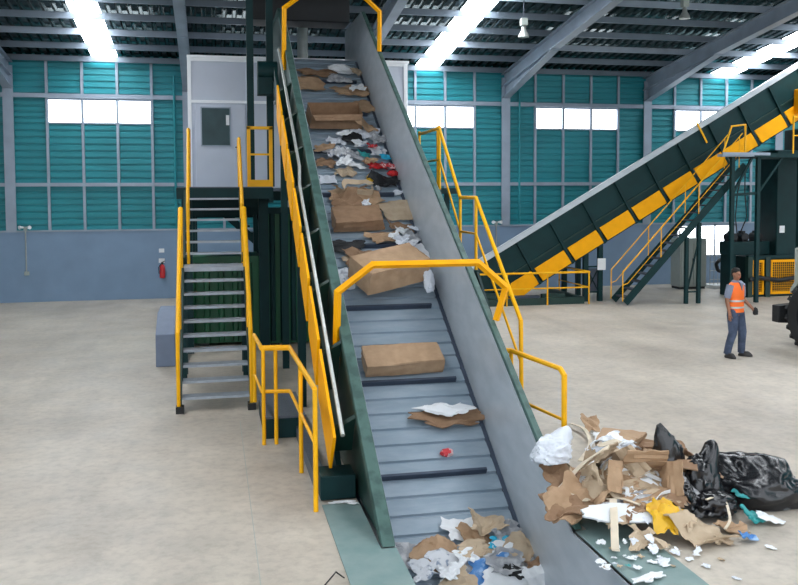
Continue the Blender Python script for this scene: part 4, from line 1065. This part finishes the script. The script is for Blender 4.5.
G(668, 519, sheet(.36, .3, M['yellowbag'], 109, amp=.22, creases=6, irr=.2, fr=(1.4, 3.2), t=.004), 'plastic_bag', 'yellow plastic bag at the front of the floor heap', 'bag', rot=.5, mode='drape')
G(700, 531, sheet(.5, .38, KP, 110, amp=.12, creases=2, irr=.1, t=.012), 'cardboard_sheet', 'tan cardboard sheet leaning at the front right of the floor heap', 'cardboard', rot=.3, mode='drape')
G(612, 446, wad(.3, FI, 111, 4), 'plastic_wad', 'white plastic spilling from the pale open box', 'plastic')
G(606, 436, sheet(.34, .3, PA, 112, amp=.1, creases=5), 'paper_sheet', 'white crumpled paper at the very top of the floor heap', 'paper', mode='drape')
G(590, 430, sheet(.24, .3, K, 113, amp=.1, creases=3), 'cardboard_strip', 'brown strip sticking up at the top left of the floor heap', 'cardboard', tilt=(.7, .2))
G(552, 455, bag(.42, .34, .26, FI, 114, .22, 5, ears=((.7, .1, .9, .75, 14), (-1, -.4, -.1, .35, 16)), nz=2.4), 'plastic_bag', 'white plastic bag slumped over the green rail left of the floor heap', 'bag', rot=.1, lean=False)
G(563, 482, sheet(.4, .35, KD, 115, amp=.14, creases=5), 'cardboard_sheet', 'dark brown torn card under the white plastic bag', 'cardboard', mode='drape')
G(578, 464, sheet(.36, .4, KP, 116, amp=.14, creases=4), 'cardboard_sheet', 'buff card between the white plastic bag and the pale open box', 'cardboard', mode='drape')
G(620, 470, sheet(.3, .3, KP, 117, amp=.1, creases=4), 'cardboard_sheet', 'cream card below the mouth of the pale open box', 'cardboard', mode='drape')
G(660, 500, sheet(.4, .3, KP, 118, amp=.1, creases=4), 'cardboard_sheet', 'buff card in front of the pale flat board', 'cardboard', mode='drape')
G(645, 505, sheet(.45, .2, K, 119, amp=.1, creases=5), 'cardboard_sheet', 'tan torn strip between the pale board and the white board', 'cardboard', mode='drape')
G(690, 478, sheet(.34, .28, KP, 120, amp=.12, creases=4), 'cardboard_sheet', 'tan card between the black bags', 'cardboard', mode='drape')
G(700, 488, wad(.24, K, 121), 'cardboard_scrap', 'brown scrap caught on the flat black bag', 'cardboard')
G(615, 495, sheet(.4, .3, K, 122, amp=.12, creases=4), 'cardboard_sheet', 'brown card left of the pale flat board', 'cardboard', mode='drape')
G(688, 470, sheet(.28, .2, KP, 123, amp=.06, creases=3), 'cardboard_sheet', 'cream card at the foot of the tall black bag', 'cardboard', mode='drape')
G(665, 474, wad(.22, FI, 124), 'plastic_wad', 'white wad right of the tipped brown box', 'plastic')
G(625, 485, wad(.2, PA, 125), 'paper_wad', 'white wad left end of the pale flat board', 'paper')
G(650, 512, wad(.18, M['greyp'], 126), 'paper_wad', 'grey wad left of the yellow plastic bag', 'paper')
G(733, 526, sheet(.3, .22, K, 127, amp=.08, creases=3), 'cardboard_sheet', 'small tan card on the floor in front of the flat black bag', 'cardboard', mode='drape')
G(754, 512, sheet(.2, .16, M['tealp'], 128, amp=.06, creases=2, t=.02), 'plastic_scrap', 'teal plastic scrap under the big bin bag', 'plastic', mode='drape')
G(741, 493, wad(.14, M['tealp'], 129), 'plastic_scrap', 'small teal scrap left of the big bin bag', 'plastic')
G(748, 537, sheet(.16, .12, M['bluep'], 130, amp=.05, creases=2), 'wrapper', 'small blue wrapper alone on the floor in front of the big bin bag', 'wrapper', mode='drape')
G(770, 518, sheet(.26, .14, PA, 131, amp=.03, creases=3), 'paper_scrap', 'white scrap lying under the front of the big bin bag', 'paper', mode='drape')
G(722, 540, wad(.14, KP, 132), 'cardboard_scrap', 'cream scrap right of the leaning tan cardboard', 'cardboard')
# straps
def strap(pxs, w, lb, twist=0., off=.06):
    E_ = FF.env(1, 1); pts = []
    for (px, py) in pxs:
        x, y = FF.hit(px, py, off); i = min(max(int((x-FF.x0)/FF.res), 0), FF.nx-1); j = min(max(int((y-FF.y0)/FF.res), 0), FF.ny-1)
        pts.append(Vector((x, y, max(E_[i, j], FF.H[i, j])+off)))
    solo('packing_strap', ribbon(pts, w, M['strap'], .008, twist)[0][1], M['strap'], lb, 'strap')
strap([(549, 503), (565, 487), (583, 472), (603, 460), (620, 448)], .05, 'long pale strap curving up the left of the floor heap')
strap([(571, 424), (585, 432), (590, 445), (580, 465)], .05, 'pale strap looping over the top left of the floor heap')
strap([(613, 508), (614, 525), (615, 545), (616, 551)], .07, 'buff strap hanging straight down over the long white board')
strap([(598, 488), (603, 505), (622, 508), (640, 514)], .03, 'thin pale strap running below the cream paper bag')
strap([(706, 507), (722, 505), (730, 520), (725, 535)], .025, 'thin buff strap looped on the flat black bag')
# yellow bar
E_ = FF.env(1, 1)
x, y = FF.hit(660, 444, .03)
i, j = int((x-FF.x0)/FF.res), int((y-FF.y0)/FF.res)
put(FF, (660, 444), [('s', MB().cyl((-.17, 0, 0), (.17, 0, 0), .018, n=10), M['yellow_rail'], None)], 'yellow_stick', 'short straight yellow stick on top of the floor heap', 'stick', lean=False, upd=False)
rnd = random.Random(11)
for k in range(16):
    px, py = rnd.uniform(575, 690), rnd.uniform(450, 515); E_ = FF.env(1, 1); a = rnd.uniform(0, 3.1); L_ = rnd.uniform(.1, .2)
    x, y = FF.hit(px, py, .0); pts = []
    for t in (-1, -.4, .3, 1):
        qx, qy = x+math.cos(a)*L_*t+rnd.uniform(-.03, .03), y+math.sin(a)*L_*t*.6
        i = min(max(int((qx-FF.x0)/FF.res), 0), FF.nx-1); j = min(max(int((qy-FF.y0)/FF.res), 0), FF.ny-1)
        pts.append((qx, qy, max(E_[i, j], FF.H[i, j])+.04+rnd.uniform(0, .03)))
    mm = M['strap'] if k % 2 else PA
    solo('paper_strip', ribbon(pts, rnd.uniform(.025, .06), mm, .006, rnd.uniform(0, 2))[0][1], mm, 'narrow pale strip of packing lying loose on top of the floor heap', 'strip', 'loose pale strips on the floor heap')
for k, (px, py, mm, sz, lb) in enumerate([(602, 444, 'paper', .22, 'white paper at the mouth of the pale open box'), (628, 452, 'film', .2, 'white film right of the pale open box'), (585, 492, 'paper', .2, 'white torn paper on the big folded brown cardboard'), (655, 490, 'paper', .22, 'white paper at the right end of the pale flat board'), (610, 476, 'paper', .16, 'white scrap below the pale open box'), (676, 505, 'kraft_dark', .2, 'dark brown scrap above the yellow plastic bag'), (690, 500, 'greyp', .2, 'grey scrap between the slim and the flat black bags'), (640, 512, 'kraft', .22, 'tan scrap above the long white board'), (602, 517, 'kraft_dark', .2, 'dark scrap left of the long white board'), (645, 540, 'kraft_pale', .2, 'pale scrap below the long white board'), (716, 478, 'kraft', .18, 'tan scrap resting against the peaked black bag')]):
    G(px, py, sheet(sz*1.3, sz, M[mm], 800+k, amp=.1, creases=6, irr=.25, n=9), 'waste_scrap', lb, 'waste', mode='drape', rot=k)
for k in range(34):
    px, py = rnd.uniform(560, 700), rnd.uniform(440, 530); sz = rnd.uniform(.07, .17)
    if py < 440+abs(px-620)*.35: continue
    mm, lb, gp = rnd.choice([('kraft', 'small torn bit of brown cardboard lying on the floor heap', 'torn brown bits on the floor heap'), ('kraft_dark', 'small torn bit of dark brown cardboard lying on the floor heap', 'torn dark bits on the floor heap'), ('kraft_pale', 'small torn bit of cream card lying on the floor heap', 'torn cream bits on the floor heap'), ('paper', 'small torn bit of white paper lying on the floor heap', 'torn white bits on the floor heap')])
    G(px, py, sheet(sz*1.4, sz, M[mm], 900+k, amp=.1, creases=5, irr=.25, n=8), 'torn_scrap', lb, 'waste', mode='drape', rot=rnd.uniform(0, 3), group=gp, rz=0)
# scraps at the foot of the heap
rnd = random.Random(5)
for k in range(46):
    px, py = rnd.uniform(600, 700), rnd.uniform(543, 568)
    if k > 30: px, py = rnd.uniform(640, 780), rnd.uniform(520, 580)
    if py < 545 and px > 690: continue
    mm = rnd.choice(['paper', 'paper', 'film', 'kraft_pale'])
    if k == 3: mm = 'tealp'
    s = rnd.uniform(.025, .085)
    lb = {'paper': 'small white paper scrap on the floor at the foot of the heap', 'film': 'small scrap of white plastic on the floor at the foot of the heap', 'kraft_pale': 'small buff card scrap on the floor at the foot of the heap', 'tealp': 'tiny teal scrap on the green floor plate at the foot of the heap'}[mm]
    G(px, py, sheet(s*1.3, s, M[mm], 600+k, amp=.02, creases=3, irr=.25, n=7, t=.003), 'scrap', lb, 'waste', mode='drape', group=None if mm == 'tealp' else 'scraps in front of the floor heap', rot=rnd.uniform(0, 3), upd=False)
G(649, 578, sheet(.3, .12, PA, 700, amp=.03, creases=3, irr=.25), 'paper_scrap', 'white torn strip on the green floor plate at the bottom edge', 'paper', mode='drape', rot=.5)
# litter left of the conveyor foot
FL = Field(Vector((0, 0, 0)), Vector((1, 0, 0)), Vector((0, 1, 0)), Vector((0, 0, 1)), 0, 2, 5, 10, .05, lambda x, y: .013)
put(FL, (342, 502), sheet(.22, .07, PA, 710, amp=.02, creases=3, irr=.3, n=8), 'paper_scrap', 'white torn scrap on the green plate before the dark foot box', 'paper', mode='drape')
put(FL, (352, 503), sheet(.1, .06, PA, 711, amp=.02, creases=3, irr=.3, n=8), 'paper_scrap', 'smaller white scrap right beside the torn one before the foot box', 'paper', mode='drape')
FL.H[:] = .002
p = at(337, 578, z=.004)
solo('wire_bit', MB().path([(p.x-.12, p.y-.12, .008), (p.x, p.y+.06, .03), (p.x+.06, p.y-.02, .008)], .006, 6), M['black'], 'bent black wire on the concrete at the bottom edge', 'wire')

# ================================================================== PERSON
def skin_mesh(verts, edges, radii, sub=2, root=0):
    me = bpy.data.meshes.new('tmp'); me.from_pydata(verts, edges, [])
    o = bpy.data.objects.new('tmp', me); C.objects.link(o)
    s = o.modifiers.new('s', 'SKIN'); s.use_smooth_shade = True
    for i, v in enumerate(me.skin_vertices[0].data):
        r = radii[i]; v.radius = r if isinstance(r, tuple) else (r, r); v.use_root = i == root
    d = o.modifiers.new('d', 'SUBSURF'); d.levels = d.render_levels = sub
    dg = bpy.context.evaluated_depsgraph_get()
    m = bpy.data.meshes.new_from_object(o.evaluated_get(dg)); bpy.data.objects.remove(o)
    mb = MB(); mb.v = [v.co.copy() for v in m.vertices]; mb.f = [tuple(p.vertices) for p in m.polygons]
    return mb
person = None
def build_person():
    J, Rr, E = [], [], []
    def j(p, r, par=None):
        J.append(Vector(p)); Rr.append(r); k = len(J)-1
        if par is not None: E.append((par, k))
        return k
    # x = viewer's right, -y towards the viewer, one stride apart
    pel = j((0, 0, .95), (.14, .10)); sp = j((0, 0, 1.1), (.13, .095), pel); ch = j((0, .0, 1.3), (.155, .105), sp); nb = j((0, .01, 1.46), (.075, .065), ch)
    nk = j((.0, .0, 1.53), .052, nb); jaw = j((.0, -.02, 1.585), (.058, .068), nk); hd = j((.0, -.005, 1.66), (.072, .088), jaw); cr = j((.0, .005, 1.735), (.055, .066), hd)
    for s in (-1, 1):
        sh = j((s*.19, 0, 1.42), .065, ch)
        if s < 0: el = j((s*.245, .02, 1.14), .045, sh); wr = j((s*.25, -.05, .90), .032, el); hdir = Vector((0, -.02, -1)).normalized()
        else: el = j((s*.265, .04, 1.15), .045, sh); wr = j((s*.37, -.10, .97), .032, el); hdir = Vector((.35, -.3, -.9)).normalized()
        pm = j(J[wr]+hdir*.06, (.038, .022), wr); kn = j(J[wr]+hdir*.095, (.04, .02), pm)
        sd = Vector((0, 1, 0))-hdir*hdir.y; sd.normalize()
        inn = hdir.cross(sd)*(-s)
        for f, (o_, ln) in enumerate(((-.028, .072), (-.009, .082), (.010, .076), (.028, .06))):
            a = j(J[kn]+sd*o_+hdir*ln*.45, .0085, kn); j(J[a]+(hdir*.8+inn*.5).normalized()*ln*.5, .0075, a)
        t = j(J[pm]-sd*.045+hdir*.01, .010, pm); j(J[t]+(hdir*.8-sd*.3+inn*.3).normalized()*.04, .009, t)
        hp = j((s*.09, 0, .88), .09, pel)
        if s < 0: kne = j((-.14, -.05, .49), .062, hp); an = j((-.21, .03, .09), .042, kne); j((-.195, -.09, .045), .036, an)
        else: kne = j((.15, -.06, .49), .062, hp); an = j((.20, .0, .09), .042, kne); j((.25, -.11, .045), .036, an)
    # nose and ears
    nose = j((0, -.098, 1.645), .012, hd)
    for s in (-1, 1): j((s*.078, .01, 1.65), .013, hd)
    body = skin_mesh(J, E, Rr)
    loc = Vector((10.12, 15.25, 0)); T_ = Matrix.Translation(loc) @ Matrix.Rotation(R(20), 4, 'Z')
    def W(mb): return mb.xform(T_)
    t = thing('person', 'worker in an orange high visibility vest and jeans walking on the open floor at right', 'person', loc)
    part('body', W(body), M['skin'], t, smooth=80)
    def ell(z, rx, ry, cx=0, cy=0, n=28): return [Vector((cx+rx*math.cos(a), cy+ry*math.sin(a), z)) for a in np.linspace(0, 2*math.pi, n+1)[:-1]]
    # jeans
    def limb(pts, rs, n=18):
        return MB().path(pts, .1, n, rs=rs)
    je = MB()
    for s, pts in ((-1, [(-.085, 0, .96), (-.095, -.005, .84), (-.135, -.045, .50), (-.18, .0, .27), (-.208, .025, .075)]), (1, [(.085, 0, .96), (.1, -.005, .84), (.147, -.055, .50), (.18, -.02, .27), (.2, .0, .075)])):
        je.path(pts, .1, 18, rs=[.105, .112, .082, .074, .07])
    je.loft([ell(.86, .185, .125), ell(.95, .18, .125), ell(1.03, .17, .12)])
    part('jeans', W(je), M['jeans'], t, 'blue denim jeans', smooth=60)
    for s, (x, y, a) in ((-1, (-.205, -.01, -.1)), (1, (.22, -.03, .35))):
        sh = MB().loft([[Vector((x+p[0]*math.cos(a)-p[1]*math.sin(a), y+p[0]*math.sin(a)+p[1]*math.cos(a), z)) for p in [(r*math.cos(q), l*math.sin(q)-.04) for q in np.linspace(0, 2*math.pi, 17)[:-1]]] for z, r, l in ((0.002, .048, .14), (.03, .052, .145), (.07, .045, .115), (.1, .045, .07))])
        part('shoe', W(sh), M['shoe'], t, 'dark work shoe', smooth=60)
    sl_ = MB()
    sl_.path([(-.17, 0, 1.44), (-.215, .01, 1.3), (-.235, .02, 1.19)], .07, 16, rs=[.075, .07, .064])
    sl_.path([(.17, 0, 1.44), (.225, .02, 1.3), (.25, .035, 1.2)], .07, 16, rs=[.075, .07, .064])
    sl_.loft([ell(1.40, .12, .1), ell(1.5, .085, .078, 0, .01), ell(1.53, .068, .066, 0, .01)])
    part('shirt', W(sl_), M['shirt'], t, 'grey short sleeved shirt', smooth=60)
    vs = [(.90, .19, .14), (1.0, .185, .138), (1.12, .182, .132), (1.3, .195, .136), (1.40, .20, .13), (1.46, .165, .11), (1.49, .11, .09)]
    part('vest', W(MB().loft([ell(z, a, b) for z, a, b in vs])), M['hivis'], t, 'bright orange vest', smooth=60)
    for z in (1.0, 1.13):
        part('reflective_band', W(MB().loft([ell(z-.018, .186, .138), ell(z-.017, .191, .144), ell(z+.017, .189, .142), ell(z+.018, .184, .136)])), M['reflect'], t, 'silver reflective band', smooth=60)
    br = MB()
    for s in (-1, 1): br.bar((s*.11, -.138, 1.14), (s*.105, -.137, 1.42), .045, .012, (1, 0, 0))
    co = MB().add([(-.05, -.142, 1.49), (.05, -.142, 1.49), (.0, -.148, 1.34), (-.05, -.08, 1.53), (.05, -.08, 1.53), (0, -.13, 1.34)], [(0, 1, 2), (3, 5, 4), (0, 3, 4, 1), (0, 2, 5, 3), (1, 4, 5, 2)])
    part('collar', W(co), M['shirt'], t, 'shirt collar in the vest opening')
    hr = MB().loft([ell(1.685, .077, .075, 0, .022), ell(1.72, .08, .088, 0, .012), ell(1.755, .068, .078, 0, .01), ell(1.775, .035, .045, 0, .01)])
    hr.loft([ell(1.60, .055, .03, 0, .055), ell(1.65, .072, .045, 0, .048), ell(1.69, .077, .06, 0, .035)])
    part('hair', W(hr), M['hair'], t, 'short dark hair', smooth=60)
    for s in (-1, 1):
        part('eye', W(MB().loft([ell(1.652, .004, .003, s*.03, -.085, 10), ell(1.658, .011, .006, s*.03, -.086, 10), ell(1.664, .004, .003, s*.03, -.085, 10)])), M['hair'], t, 'dark eye', smooth=60)
    part('mouth', W(MB().box(-.02, .02, -.094, -.08, 1.590, 1.597)), M['red'], t)
    gp = T_ @ Vector((.41, -.16, .87))
    g = bag(.11, .09, .15, M['glove'], 77, .25, 3, ears=((.3, 0, -1, .4, 8),))[0][1].xform(Matrix.Translation(gp))
    solo('work_glove', g, M['glove'], 'black glove held in the walking worker\'s hand', 'glove')
build_person()

# ================================================================== LIGHT, SKY, CAMERA
w = bpy.data.worlds.new('sky'); bpy.context.scene.world = w; w.use_nodes = True
bg = w.node_tree.nodes['Background']; bg.inputs['Color'].default_value = (.87, .93, 1.0, 1); bg.inputs['Strength'].default_value = 2.2

cam = bpy.data.cameras.new('camera'); co = bpy.data.objects.new('camera', cam); C.objects.link(co)
cam.sensor_fit = 'HORIZONTAL'; cam.sensor_width = 36; cam.lens = F_PX*36/798
cam.shift_x = 0; cam.shift_y = -(585/2-CY)/798
cam.clip_start = .05; cam.clip_end = 300
m = Matrix((( RT.x, UP.x, -FW.x, 0), (RT.y, UP.y, -FW.y, 0), (RT.z, UP.z, -FW.z, CAM_H), (0, 0, 0, 1)))
co.matrix_world = m
sc = bpy.context.scene; sc.camera = co
sc.view_settings.view_transform = 'Standard'; sc.view_settings.look = 'None'; sc.view_settings.gamma = 1
sc.view_settings.exposure = 0.06
